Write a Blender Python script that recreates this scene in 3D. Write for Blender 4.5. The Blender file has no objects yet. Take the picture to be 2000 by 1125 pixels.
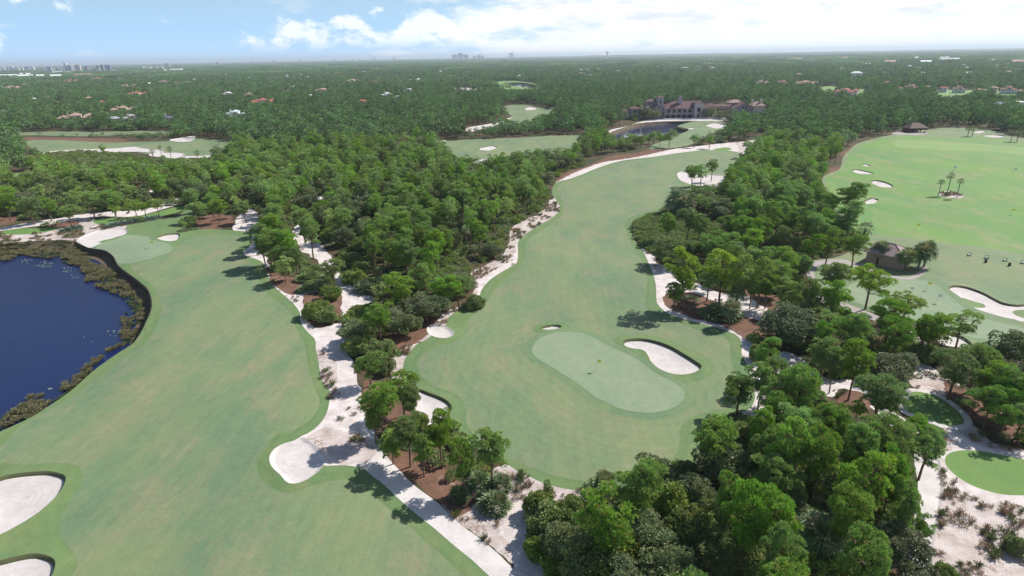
import bpy, math, random
import numpy as np
from mathutils import Vector, Matrix
from mathutils.geometry import delaunay_2d_cdt

R = math.radians
SC = bpy.context.scene
COL = SC.collection

# ------------------------------------------------------------------ camera
HCAM, FPX = 55.0, 1192.0
PITCH, ROLL = math.atan((562.5 - 110.0) / FPX), R(1.05)
X0 = Vector((1, 0, 0)); FW = Vector((0, math.cos(PITCH), -math.sin(PITCH))); U0 = Vector((0, math.sin(PITCH), math.cos(PITCH)))
RI = X0 * math.cos(ROLL) - U0 * math.sin(ROLL)
UI = X0 * math.sin(ROLL) + U0 * math.cos(ROLL)
cd = bpy.data.cameras.new('camera'); cam = bpy.data.objects.new('camera', cd); COL.objects.link(cam)
M = Matrix((RI, UI, -FW)).transposed().to_4x4(); M.translation = Vector((0, 0, HCAM)); cam.matrix_world = M
cd.sensor_width = 36.0; cd.lens = 36.0 * FPX / 2000.0; cd.clip_start = 0.5; cd.clip_end = 90000
SC.camera = cam

# ------------------------------------------------------------------ sun and sky
SUN_EL, SUN_AZ = R(43), R(61)        # azimuth measured from +Y towards +X
sv = Vector((math.sin(SUN_AZ) * math.cos(SUN_EL), math.cos(SUN_AZ) * math.cos(SUN_EL), math.sin(SUN_EL)))
sl = bpy.data.lights.new('sun', 'SUN'); sl.energy = 5.0; sl.angle = R(0.6); sl.color = (1.0, 0.955, 0.89)
so = bpy.data.objects.new('sun', sl); COL.objects.link(so); so.rotation_euler = sv.to_track_quat('Z', 'Y').to_euler(); so.location = (0, 0, 300)
SC.view_settings.view_transform = 'Standard'; SC.view_settings.look = 'None'
SC.view_settings.exposure = 0.32; SC.view_settings.gamma = 1.0; SC.view_settings.use_curve_mapping = False
SC.cycles.max_bounces = 6; SC.cycles.transparent_max_bounces = 6; SC.cycles.volume_bounces = 0
SC.cycles.diffuse_bounces = 3; SC.cycles.glossy_bounces = 2; SC.cycles.transmission_bounces = 2
SC.cycles.use_denoising = True

class NT:
    """tiny node-tree helper"""
    def __init__(s, nt): s.t = nt; nt.nodes.clear()
    def n(s, ty, ins=None, **kw):
        nd = s.t.nodes.new(ty)
        for k, v in kw.items(): setattr(nd, k, v)
        for k, v in (ins or {}).items():
            if isinstance(v, bpy.types.NodeSocket): s.t.links.new(v, nd.inputs[k])
            else: nd.inputs[k].default_value = v
        return nd
    def m(s, op, a, b=0.0, c=0.0, clamp=False):
        nd = s.n('ShaderNodeMath', operation=op, use_clamp=clamp)
        for i, v in enumerate((a, b, c)):
            if isinstance(v, bpy.types.NodeSocket): s.t.links.new(v, nd.inputs[i])
            else: nd.inputs[i].default_value = v
        return nd.outputs[0]
    def mix(s, f, a, b, blend='MIX'):
        nd = s.n('ShaderNodeMix', data_type='RGBA', blend_type=blend)
        for i, v in ((0, f), (6, a), (7, b)):
            if isinstance(v, bpy.types.NodeSocket): s.t.links.new(v, nd.inputs[i])
            else: nd.inputs[i].default_value = v if i == 0 else (*v[:3], 1)
        return nd.outputs[2]
    def ss(s, x, a, b):
        nd = s.n('ShaderNodeMapRange', interpolation_type='SMOOTHSTEP')
        s.t.links.new(x, nd.inputs[0]); nd.inputs[1].default_value = a; nd.inputs[2].default_value = b
        nd.inputs[3].default_value = 0; nd.inputs[4].default_value = 1
        return nd.outputs[0]
    def noise(s, vec, scale, detail=4, rough=0.55, dist=0.0, color=False):
        nd = s.n('ShaderNodeTexNoise', {'Scale': scale, 'Detail': detail, 'Roughness': rough, 'Distortion': dist, 'Vector': vec})
        return nd.outputs['Color' if color else 'Fac']
    def link(s, a, b): s.t.links.new(a, b)

w = bpy.data.worlds.new('World'); SC.world = w; w.use_nodes = True
t = NT(w.node_tree)
sky = t.n('ShaderNodeTexSky', sky_type='NISHITA'); sky.sun_disc = False
sky.sun_elevation = SUN_EL; sky.sun_rotation = SUN_AZ; sky.altitude = 50; sky.air_density = 1.0; sky.dust_density = 0.6; sky.ozone_density = 2.0
tc = t.n('ShaderNodeTexCoord'); sp = t.n('ShaderNodeSeparateXYZ', {0: tc.outputs['Generated']})
az = t.m('ARCTAN2', sp.outputs[0], sp.outputs[1]); el = sp.outputs[2]
cv = t.n('ShaderNodeCombineXYZ', {0: az, 1: t.m('MULTIPLY', el, 1.5), 2: 0.0}).outputs[0]
cv2 = t.n('ShaderNodeCombineXYZ', {0: az, 1: t.m('MULTIPLY', el, 4.0), 2: 3.7}).outputs[0]
# towering cumulus in a band low over the horizon
n1 = t.noise(cv, 22.0, 10, 0.58)
n1b = t.noise(cv, 7.0, 2, 0.5)
band = t.m('MULTIPLY', t.ss(el, 0.008, 0.02), t.m('SUBTRACT', 1.0, t.ss(el, 0.03, 0.075)))
leftg = t.m('MULTIPLY', t.ss(az, -0.46, -0.22), t.m('SUBTRACT', 1.0, t.ss(az, -0.02, 0.10)))
cum = t.m('ADD', t.m('MULTIPLY', n1, 0.55), t.m('MULTIPLY', n1b, 0.45))
cum = t.m('ADD', cum, t.m('MULTIPLY', t.m('MULTIPLY', band, leftg), 0.10))
cumm = t.m('MULTIPLY', t.ss(cum, 0.565, 0.645), t.m('MULTIPLY', t.ss(el, 0.006, 0.03), 0.72))
# broad bright layer on the right, towards the sun's side
n2 = t.noise(cv2, 9.0, 8, 0.62)
n3 = t.noise(cv2, 26.0, 6, 0.6)
right = t.ss(az, -0.30, 0.10)
lay = t.m('ADD', t.m('MULTIPLY', right, 0.62), t.m('MULTIPLY', t.m('SUBTRACT', n2, 0.5), 1.6))
lay = t.m('ADD', lay, t.m('MULTIPLY', t.m('SUBTRACT', n3, 0.5), 0.35))
laym = t.ss(lay, 0.12, 0.62)
# round the back of the sky the same broken cloud goes on
shade = t.m('MULTIPLY', t.ss(t.noise(cv2, 11.0, 6, 0.62), 0.46, 0.66), t.ss(el, 0.02, 0.055))
STR = 0.088
hz = t.mix(t.m('SUBTRACT', 1.0, t.ss(el, 0.0, 0.16)), sky.outputs[0], (4.0, 7.0, 10.6))
up = t.m('MULTIPLY', t.m('SUBTRACT', 1.0, t.ss(el, -0.01, 0.05)), 0.35)
hz = t.mix(up, hz, (7.6, 9.1, 10.6))
ccol = t.mix(shade, (10.7, 10.8, 10.9), (7.9, 8.3, 9.3))
c1 = t.mix(t.m('MULTIPLY', laym, 0.92), hz, ccol)
c2 = t.mix(cumm, c1, (11.2, 11.2, 11.3))
hi = t.ss(el, 0.25, 0.5)                       # higher up: mostly open blue sky
c3 = t.mix(hi, c2, sky.outputs[0])
bg = t.n('ShaderNodeBackground', {'Color': c3, 'Strength': STR})
wo = t.n('ShaderNodeOutputWorld', {'Surface': bg.outputs[0]})

# ------------------------------------------------------------------ pixel -> place
def ray(px, py):
    return FW * FPX + RI * (px - 1000.0) - UI * (py - 562.5)
def G(px, py, z=0.0):
    d = ray(px, py)
    if d.z > -1e-3: d.z = -1e-3
    k = (z - HCAM) / d.z
    return (d.x * k, d.y * k)
def axial(x, y, z=0.0):
    return Vector((x, y, z - HCAM)).dot(FW)
def ppm(x, y, z=0.0): return FPX / axial(x, y, z)
def proj(x, y, z=0.0):
    v = Vector((x, y, z - HCAM)); a = v.dot(FW)
    return 1000 + FPX * v.dot(RI) / a, 562.5 - FPX * v.dot(UI) / a

# ------------------------------------------------------------------ materials
def new_mat(name):
    m = bpy.data.materials.new(name); m.use_nodes = True
    return m, NT(m.node_tree)
def finish(t, color, rough=0.9, bump=None, bs=0.3, bd=0.1, spec=0.2, **ins):
    p = t.n('ShaderNodeBsdfPrincipled', {'Roughness': rough, 'Specular IOR Level': spec})
    for k, v in ins.items():
        p.inputs[k.replace('_', ' ')].default_value = v
    if isinstance(color, bpy.types.NodeSocket): t.link(color, p.inputs['Base Color'])
    else: p.inputs['Base Color'].default_value = (*color, 1)
    if bump is not None:
        b = t.n('ShaderNodeBump', {'Strength': bs, 'Distance': bd, 'Height': bump}); t.link(b.outputs[0], p.inputs['Normal'])
    t.n('ShaderNodeOutputMaterial', {'Surface': p.outputs[0]})
def gpos(t): return t.n('ShaderNodeNewGeometry').outputs['Position']
def stretch(t, v, sx, sy, sz=1.0, rot=0.0):
    return t.n('ShaderNodeMapping', {'Vector': v, 'Scale': (sx, sy, sz), 'Rotation': (0, 0, rot)}).outputs[0]

def turf(name, a, b, c, streak=0.16, rot=0.0, rings=0.0, dry=0.5, sc=1.0, bstr=0.25):
    """a main green, b cooler darker green, c dry tan; streaks run along the mowing direction"""
    m, t = new_mat(name); P = gpos(t)
    n1 = t.noise(stretch(t, P, 1, 0.4, 1, rot), 0.055 * sc, 9, 0.70, 0.25)
    n2 = t.noise(stretch(t, P, 1, 0.5, 1, rot), 0.13 * sc, 9, 0.78, 0.2)
    col = t.mix(t.ss(n1, 0.38, 0.64), a, b)
    col = t.mix(t.m('MULTIPLY', t.ss(n2, 0.44, 0.70), dry), col, c)
    st = t.noise(stretch(t, P, 2.2, 0.05, 1, rot), 1.1, 4, 0.7)
    fine = t.noise(P, 3.2, 5, 0.75)
    mid = t.noise(P, 0.55, 5, 0.7)
    v = t.m('ADD', t.m('MULTIPLY', t.m('SUBTRACT', st, 0.5), streak * 2.2), t.m('MULTIPLY', t.m('SUBTRACT', fine, 0.5), 0.62))
    v = t.m('ADD', v, t.m('MULTIPLY', t.m('SUBTRACT', mid, 0.5), 0.34))
    lines = t.m('SINE', t.m('ADD', t.m('MULTIPLY', t.n('ShaderNodeSeparateXYZ', {0: stretch(t, P, 1, 1, 1, rot + .06)}).outputs[0], 3.1), t.m('MULTIPLY', t.noise(P, 0.08, 3), 4.0)))
    v = t.m('ADD', v, t.m('MULTIPLY', lines, streak * .16))
    if rings:
        at = t.n('ShaderNodeAttribute', attribute_name='dg').outputs['Fac']
        d2 = t.m('ADD', at, t.m('MULTIPLY', t.noise(P, 0.12, 2), 2.2))
        s = t.m('SINE', t.m('MULTIPLY', d2, 3.6))
        s2 = t.m('SINE', t.m('MULTIPLY', d2, 1.31))
        fade = t.m('SUBTRACT', 1.0, t.ss(at, 10, 34))
        v = t.m('ADD', v, t.m('MULTIPLY', t.m('MULTIPLY', t.m('ADD', s, t.m('MULTIPLY', s2, 0.7)), fade), rings))
    # old scuffs and dry blades
    sc_ = t.noise(stretch(t, P, 1, 0.12, 1, rot + 0.25), 1.4, 3, 0.8)
    col = t.mix(t.m('MULTIPLY', t.ss(sc_, 0.68, 0.8), 0.35), col, tuple(min(1, x * 1.35 + .02) for x in c))
    hsv = t.n('ShaderNodeHueSaturation', {'Color': col, 'Value': t.m('ADD', 1.0, v)})
    finish(t, hsv.outputs[0], 0.85, fine, bstr, 0.05, 0.25)
    return m

GA = (0.180, 0.236, 0.112); GB = (0.128, 0.200, 0.108); GC = (0.248, 0.232, 0.136)
m_fair = turf('fairway_grass', GA, GB, GC, 0.10, 0.0, 0.0, 0.85)
m_fair2 = turf('fairway_grass_mown_in_rings', GA, GB, GC, 0.09, 0.02, 0.026, 0.8)
m_rough = turf('rough_grass', (0.138, 0.210, 0.080), (0.112, 0.190, 0.080), (0.21, 0.215, 0.102), 0.05, 0.0, 0.03, 0.5, 1.6)
m_green = turf('putting_green_grass', (0.222, 0.285, 0.172), (0.190, 0.262, 0.162), (0.275, 0.295, 0.190), 0.03, 0.4, 0.0, 0.5, 1.4, 0.08)
m_collar = turf('collar_grass', (0.150, 0.222, 0.104), (0.124, 0.200, 0.104), (0.20, 0.22, 0.12), 0.05, 0.2, 0.03, 0.4, 1.6)
m_tee = turf('tee_grass', (0.135, 0.240, 0.060), (0.115, 0.215, 0.060), (0.18, 0.24, 0.08), 0.03, 0.1, 0.0, 0.4, 2.0)
m_range = turf('range_grass', (0.138, 0.258, 0.056), (0.105, 0.232, 0.068), (0.235, 0.248, 0.110), 0.02, 1.45, 0.0, 0.95, 0.7)
m_range_pale = turf('range_target_grass', (0.195, 0.300, 0.090), (0.165, 0.270, 0.090), (0.24, 0.29, 0.12), 0.02, 1.45, 0.0, 0.6, 0.7)
m_marsh = turf('marsh_grass', (0.075, 0.105, 0.035), (0.06, 0.10, 0.035), (0.16, 0.12, 0.06), 0.05, 0.5, 0.0, 0.9, 2.2, 0.9)
m_lawn = turf('distant_lawn_grass', (0.15, 0.27, 0.07), (0.13, 0.25, 0.08), (0.24, 0.29, 0.12), 0.04, 0.3, 0.0, 0.6, 1.0)

def sandmat(name, base, dark, debris, amount, raked=0.0, tint=None):
    m, t = new_mat(name); P = gpos(t)
    n = t.noise(P, 0.35, 6, 0.65); f = t.noise(P, 2.4, 6, 0.75); g = t.noise(P, 9.0, 3, 0.7)
    col = t.mix(t.ss(n, 0.35, 0.68), base, dark)
    dmask = t.ss(t.m('ADD', t.m('MULTIPLY', f, 0.6), t.m('MULTIPLY', t.noise(P, 0.22, 4, 0.6), 0.4)), 0.66 - amount * 0.2, 0.74 - amount * 0.1)
    col = t.mix(t.m('MULTIPLY', dmask, min(1, amount * 1.6)), col, debris)
    col = t.n('ShaderNodeHueSaturation', {'Color': col, 'Value': t.m('ADD', 1.0, t.m('ADD', t.m('MULTIPLY', t.m('SUBTRACT', g, 0.5), 0.5), t.m('MULTIPLY', t.m('SUBTRACT', f, 0.5), 0.35)))}).outputs[0]
    hgt = f
    if raked:
        at = t.n('ShaderNodeAttribute', attribute_name='dg').outputs['Fac']
        r = t.m('SINE', t.m('MULTIPLY', t.m('ADD', at, t.m('MULTIPLY', n, 1.5)), 7.0))
        hgt = t.m('ADD', t.m('MULTIPLY', r, raked * 0.12), t.m('MULTIPLY', f, 0.25))
        col = t.n('ShaderNodeHueSaturation', {'Color': col, 'Value': t.m('ADD', 1.0, t.m('MULTIPLY', r, 0.02))}).outputs[0]
    finish(t, col, 0.95, hgt, 0.5, 0.12, 0.1)
    return m
m_sand = sandmat('white_waste_sand', (0.68, 0.62, 0.595), (0.50, 0.44, 0.415), (0.25, 0.175, 0.135), 0.5)
m_scrub = sandmat('scrubby_sand', (0.58, 0.515, 0.49), (0.42, 0.345, 0.315), (0.19, 0.12, 0.085), 0.8)
m_bunker = sandmat('bunker_sand', (0.60, 0.555, 0.53), (0.52, 0.475, 0.455), (0.42, 0.37, 0.345), 0.12, 0.5)
m_straw = sandmat('pine_straw', (0.195, 0.108, 0.076), (0.130, 0.076, 0.052), (0.36, 0.27, 0.22), 0.6)
m_path = sandmat('path_concrete', (0.64, 0.60, 0.58), (0.55, 0.505, 0.485), (0.38, 0.30, 0.26), 0.2)
m_gpath = sandmat('grey_path_concrete', (0.40, 0.355, 0.34), (0.34, 0.30, 0.29), (0.22, 0.17, 0.14), 0.12)
m_kerb = sandmat('kerb_concrete', (0.42, 0.39, 0.37), (0.36, 0.33, 0.32), (0.22, 0.2, 0.18), 0.1)
m_bank = sandmat('bank_soil', (0.15, 0.115, 0.075), (0.10, 0.085, 0.05), (0.32, 0.27, 0.22), 0.35)
m_lip, tt = new_mat('bunker_lip_turf'); finish(tt, (0.11, 0.12, 0.06), 0.95)
m_floor, tt = new_mat('forest_floor'); P = gpos(tt)
c = tt.mix(tt.ss(tt.noise(P, 0.06, 5, 0.6), 0.40, 0.60), (0.105, 0.066, 0.042), (0.050, 0.062, 0.026))
c = tt.mix(tt.ss(tt.noise(P, 1.3, 6, 0.75), 0.50, 0.66), c, (0.065, 0.075, 0.030))
far = tt.ss(tt.n('ShaderNodeVectorMath', {0: P}, operation='LENGTH').outputs['Value'], 700, 1500)
c = tt.mix(tt.m('MULTIPLY', far, 0.85), c, (0.040, 0.062, 0.030))
finish(tt, c, 0.95, tt.noise(P, 2.0, 5, 0.7), 0.6, 0.3)

m_water, tt = new_mat('lake_water'); P = gpos(tt)
wv = tt.noise(stretch(tt, P, 1.0, 2.4, 1, 0.35), 1.6, 5, 0.65)
wv2 = tt.noise(P, 0.09, 3, 0.5)
c = tt.mix(wv2, (0.005, 0.013, 0.062), (0.008, 0.019, 0.088))
finish(tt, c, 0.09, wv, 0.55, 0.14, 0.5, IOR=1.33)
m_water2, tt = new_mat('pond_water'); P = gpos(tt)
finish(tt, (0.045, 0.05, 0.10), 0.05, tt.noise(P, 1.2, 4, 0.6), 0.25, 0.08, 0.5, IOR=1.33)

def plain(name, col, rough=0.8, var=0.12, scale=2.0, spec=0.3, metal=0.0):
    m, t = new_mat(name); P = t.n('ShaderNodeTexCoord').outputs['Object']
    n = t.noise(P, scale, 5, 0.65)
    h = t.n('ShaderNodeHueSaturation', {'Color': (*col, 1), 'Value': t.m('ADD', 1.0 - var, t.m('MULTIPLY', n, var * 2))})
    finish(t, h.outputs[0], rough, None, spec=spec, Metallic=metal)
    return m

# ------------------------------------------------------------------ polygons
def smooth_closed(P, step):
    P = np.array(P, float); n = len(P); out = []
    for i in range(n):
        a, b, c, d = P[i - 1], P[i], P[(i + 1) % n], P[(i + 2) % n]
        L = np.linalg.norm(c - b); k = max(1, int(math.ceil(L / step)))
        k = min(k, 60)
        for j in range(k):
            s = j / k
            out.append(0.5 * ((2 * b) + (-a + c) * s + (2 * a - 5 * b + 4 * c - d) * s * s + (-a + 3 * b - 3 * c + d) * s ** 3))
    return np.array(out)
def wpoly(pts, z=0.0, step=None, wig=0.0, seed=0):
    W = [G(x, y, z) for x, y in pts]
    d = np.median([math.hypot(*p) for p in W])
    if step is None: step = 0.7 if d < 130 else 1.1 if d < 250 else 3.0 if d < 600 else 8.0
    Q = smooth_closed(W, step)
    if wig:
        ph = np.random.RandomState(seed).rand(6) * 6.28
        n = np.roll(Q, -1, 0) - np.roll(Q, 1, 0); n = np.stack([-n[:, 1], n[:, 0]], 1); n /= (np.linalg.norm(n, axis=1)[:, None] + 1e-9)
        o = np.sin(Q[:, 0] * 1.3 + ph[0]) + np.sin(Q[:, 1] * 1.1 + ph[1]) + .7 * np.sin(Q[:, 0] * 3.1 + Q[:, 1] * 2.3 + ph[2]) + .6 * np.sin(Q[:, 1] * 4.7 - Q[:, 0] * 2.9 + ph[3])
        Q = Q + n * (o * wig / 2.2)[:, None]
    return Q
def inside(P, Q):
    """which points P (n,2) are inside polygon Q"""
    r = np.zeros(len(P), bool)
    lo, hi = Q.min(0), Q.max(0)
    s = np.where((P[:, 0] >= lo[0]) & (P[:, 0] <= hi[0]) & (P[:, 1] >= lo[1]) & (P[:, 1] <= hi[1]))[0]
    if not len(s): return r
    x, y = P[s, 0], P[s, 1]; c = np.zeros(len(s), bool)
    x1, y1 = Q[:, 0], Q[:, 1]; x2, y2 = np.roll(x1, -1), np.roll(y1, -1)
    for a, b, cc, d in zip(x1, y1, x2, y2):
        if b == d: continue
        f = ((b > y) != (d > y))
        c ^= f & (x < (cc - a) * (y - b) / (d - b) + a)
    r[s] = c
    return r
def dist_poly(P, Q, closed=True, cap=1e9):
    A = Q if closed else Q[:-1]; B = np.roll(Q, -1, 0) if closed else Q[1:]
    best = np.full(len(P), cap)
    for a, b in zip(A, B):
        ab = b - a; L = ab @ ab + 1e-12
        tt_ = np.clip(((P - a) @ ab) / L, 0, 1)
        d = np.hypot(P[:, 0] - a[0] - tt_ * ab[0], P[:, 1] - a[1] - tt_ * ab[1])
        np.minimum(best, d, out=best)
    return best
def offset(Q, d):
    """positive d grows the polygon"""
    area = 0.5 * np.sum(Q[:, 0] * np.roll(Q[:, 1], -1) - np.roll(Q[:, 0], -1) * Q[:, 1])
    n = np.roll(Q, -1, 0) - np.roll(Q, 1, 0); n = np.stack([n[:, 1], -n[:, 0]], 1)
    n /= (np.linalg.norm(n, axis=1)[:, None] + 1e-9)
    return Q + n * (d if area > 0 else -d)

REG = []   # painter order: later entries lie over earlier ones
def reg(name, pts, mat, kind, tree=False, z=0.0, wig=0.0, **kw):
    Q = wpoly(pts, z, wig=wig, seed=len(REG)) if not isinstance(pts, np.ndarray) else pts
    d = dict(name=name, poly=Q, mat=mat, kind=kind, tree=tree); d.update(kw); REG.append(d); return d

# --- waste sand, scrub, beds (lowest)
reg('waste_sand', [(455,450),(470,415),(480,403),(503,418),(505,450),(498,480),(518,500),(533,530),(548,552),(580,565),(625,565),(655,570),(650,545),(632,525),(612,503),(580,482),(572,452),(590,430),(604,440),(622,470),(645,500),(665,532),(682,550),(702,573),(737,586),(692,600),(677,615),(667,645),(676,665),(682,690),(692,720),(702,750),(714,775),(717,810),(735,850),(772,905),(740,960),(600,990),(500,860),(560,700),(540,620),(480,520)], m_sand, 'sand', wig=.35)
reg('scrub_ground', [(619,684),(640,690),(655,705),(660,740),(656,775),(646,785),(630,750),(618,700)], m_scrub, 'sand', wig=.4)
reg('scrub_ground', [(596,868),(630,835),(690,845),(742,878),(745,900),(700,908),(650,908),(625,890)], m_scrub, 'sand', wig=.5)
reg('scrub_ground', [(760,704),(778,680),(812,655),(850,628),(880,605),(905,598),(925,600),(900,650),(850,670),(812,690),(800,720),(812,760),(770,745)], m_scrub, 'sand', wig=.4)
reg('scrub_ground', [(872,996),(858,975),(900,962),(945,930),(985,905),(1010,900),(1065,930),(1160,945),(1165,968),(1120,990),(1055,992),(1022,1040),(1042,1090),(1072,1125),(1150,1250),(1110,1260),(1000,1105)], m_scrub, 'sand', wig=.35)
reg('waste_sand', [(985,1000),(1005,985),(1040,975),(1060,992),(1024,1040),(1044,1090),(1074,1125),(1150,1250),(1110,1260),(1020,1120),(990,1060),(975,1030)], m_sand, 'sand', wig=.5)
reg('scrub_ground', [(918,532),(948,518),(980,500),(994,475),(998,448),(1028,428),(1060,410),(1082,385),(1110,400),(1070,455),(1030,480),(1030,505),(1005,535),(960,580),(945,605),(915,606),(905,600),(928,560)], m_scrub, 'sand', wig=.3)
reg('waste_sand', [(935,548),(962,530),(1000,505),(1012,480),(1020,470),(1035,480),(1030,505),(1005,535),(960,580),(945,605),(915,606),(908,600),(932,575)], m_sand, 'sand', wig=.3)
reg('waste_sand', [(1248,486),(1278,486),(1282,512),(1312,520),(1342,544),(1382,560),(1402,570),(1440,575),(1482,582),(1502,592),(1492,620),(1482,642),(1450,618),(1440,602),(1402,590),(1360,577),(1332,572),(1304,580),(1296,595),(1314,607),(1347,618),(1400,634),(1442,648),(1466,662),(1476,700),(1486,725),(1504,760),(1502,795),(1480,818),(1445,800),(1430,740),(1380,660),(1280,620),(1260,560)], m_sand, 'sand', wig=.3)
reg('sand_path', [(1490,700),(1530,690),(1560,700),(1600,735),(1640,745),(1690,745),(1720,772),(1700,782),(1650,762),(1620,775),(1600,760),(1550,730),(1510,730)], m_sand, 'sand', wig=.4)
reg('sand_path', [(1640,748),(1668,748),(1700,775),(1735,800),(1770,822),(1800,850),(1790,868),(1755,845),(1725,820),(1690,790)], m_sand, 'sand', wig=.3)
reg('sand_path', [(1780,714),(1792,709),(1812,716),(1834,733),(1828,742),(1800,728)], m_sand, 'sand', wig=.2)
reg('scrub_ground', [(1774,745),(1790,728),(1830,738),(1870,750),(1860,775),(1830,772),(1790,764)], m_scrub, 'sand', wig=.3)
reg('scrub_ground', [(1795,880),(1840,846),(1862,824),(1905,838),(1935,862),(1990,880),(2080,890),(2150,1000),(2250,1260),(1830,1260),(1822,1125),(1808,1085),(1800,1040),(1815,990),(1812,940)], m_scrub, 'sand', wig=.4)
reg('waste_sand', [(1832,905),(1838,888),(1856,872),(1850,850),(1862,838),(1880,850),(1912,868),(1965,880),(2050,888),(2075,940),(2060,985),(1990,985),(1930,972),(1890,960),(1862,945)], m_sand, 'sand', wig=.4)
reg('scrub_ground', [(-60,460),(0,458),(60,454),(100,447),(120,443),(165,428),(185,428),(205,436),(250,438),(258,446),(200,455),(152,470),(120,468),(90,470),(40,472),(-60,478)], m_scrub, 'sand', wig=.5)
for p in ([(1300,574),(1330,571),(1362,573),(1386,586),(1393,600),(1374,627),(1340,617),(1314,605),(1295,592)],
          [(1392,622),(1410,612),(1500,635),(1510,660),(1470,668),(1430,650)],
          [(1455,570),(1480,560),(1520,575),(1530,600),(1500,605),(1465,580)],
          [(745,885),(770,905),(800,930),(850,975),(880,1000),(905,1000),(930,975),(900,940),(870,915),(830,905),(790,880)],
          [(518,520),(545,535),(580,545),(590,560),(570,575),(545,562),(530,548)],
          [(597,575),(640,566),(664,575),(668,600),(660,628),(625,640),(605,632),(592,600)],
          [(735,672),(765,650),(800,650),(820,640),(860,615),(835,655),(790,680),(760,690)],
          [(705,760),(720,740),(770,770),(815,760),(830,800),(800,835),(740,830),(712,800)],
          [(1640,770),(1672,765),(1700,785),(1690,815),(1650,800)],
          [(1845,745),(1880,760),(1960,790),(2010,820),(2010,850),(1950,840),(1890,815),(1880,790),(1850,775)],
          [(375,440),(380,425),(425,418),(455,425),(448,442),(410,448)],
          [(85,434),(120,428),(152,432),(150,441),(110,444),(85,440)],
          [(-40,430),(0,424),(32,425),(30,433),(0,440),(-40,445)],
          [(300,424),(322,422),(324,427),(305,431)],
          [(47,271),(60,267),(120,269),(240,271),(240,277),(150,276),(90,276),(47,275)],
          [(905,306),(909,300),(930,296),(948,298),(947,304),(925,307)],
          [(1086,357),(1100,340),(1140,326),(1190,306),(1240,298),(1290,290),(1280,302),(1200,320),(1150,340),(1110,362)],
          [(1610,345),(1618,330),(1665,326),(1668,330),(1630,340),(1612,350)],
          [(1640,300),(1668,284),(1680,285),(1660,298),(1648,302)]):
    reg('pine_straw', p, m_straw, 'bed', wig=.35)
# small pale sand openings in the woods
for p in ([(455,468),(490,470),(500,482),(480,486)], [(330,395),(345,388),(357,389),(352,397),(335,401)], [(560,392),(600,385),(668,378),(668,383),(600,391)],
          [(285,376),(312,366),(314,371),(295,380)], [(580,455),(600,450),(606,470),(585,470)], [(598,482),(618,480),(622,488),(600,488)],
          [(1500,800),(1520,795),(1530,812),(1505,815)], [(1355,930),(1385,928),(1390,938),(1362,940)], [(1340,1095),(1390,1090),(1410,1130),(1360,1140)], [(1540,1085),(1580,1080),(1605,1110),(1590,1130),(1550,1130)]):
    reg('waste_sand', p, m_sand, 'sand', wig=.2)
reg('sand_path', [(-60,450),(0,444),(50,435),(100,428),(150,421),(205,415),(250,413),(290,407),(312,400),(328,393),(340,389),(357,389),(350,398),(325,405),(300,413),(260,423),(205,424),(170,427),(100,438),(50,444),(0,451),(-60,458)], m_sand, 'sand', wig=.3)
reg('waste_sand', [(1083,358),(1115,341),(1148,326),(1178,316),(1228,309),(1288,297),(1338,288),(1398,281),(1440,278),(1452,284),(1448,300),(1400,300),(1300,310),(1200,330),(1100,362)], m_sand, 'sand', wig=.4)
reg('scrub_ground', [(1438,279),(1470,273),(1500,268),(1530,264),(1550,263),(1545,270),(1515,279),(1498,290),(1470,300),(1446,303),(1443,290)], m_scrub, 'sand', wig=.5)
reg('meadow_ground', [(1238,436),(1255,426),(1290,419),(1340,424),(1400,438),(1405,470),(1345,482),(1280,492),(1252,480),(1237,458)], m_marsh, 'meadow')
reg('marsh_ground', [(86,299),(240,298),(300,309),(400,312),(430,316),(436,328),(380,338),(300,344),(200,340),(130,332),(86,322)], m_marsh, 'meadow')
# --- turf
F1 = reg('rough', [(-70,872),(0,842),(60,814),(100,789),(140,761),(185,721),(230,689),(262,667),(285,630),(297,598),(291,568),(272,549),(250,533),(232,518),(222,501),(205,491),(188,487),(187,480),(205,474),(225,466),(244,460),(249,452),(247,444),(262,438),(300,430),(338,424),(356,414),(362,402),(380,404),(380,430),(345,452),(355,455),(375,450),(400,447),(425,448),(462,450),(489,454),(492,468),(487,482),(476,490),(479,498),(497,503),(514,512),(522,535),(535,557),(557,577),(575,595),(586,612),(587,629),(600,647),(615,662),(617,682),(621,700),(625,725),(630,745),(644,763),(642,790),(635,812),(620,832),(600,848),(585,857),(600,870),(625,892),(632,912),(650,911),(675,910),(700,913),(712,917),(730,931),(750,946),(775,969),(800,991),(825,1011),(850,1031),(887,1064),(925,1096),(955,1125),(1060,1220),(900,1320),(-100,1320),(-200,1100)], m_rough, 'turf')
reg('rough', [(181,433),(207,441),(240,431),(290,425),(330,418),(357,409),(361,401),(345,402),(310,412),(270,422),(230,426),(200,427)], m_tee, 'turf')
reg('tee', [(4,452),(37,446),(75,445),(110,443),(114,446),(87,452),(50,456),(14,457)], m_tee, 'turf')
reg('fairway', [(0,872),(25,846),(50,825)], m_fair, 'turf')
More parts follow.
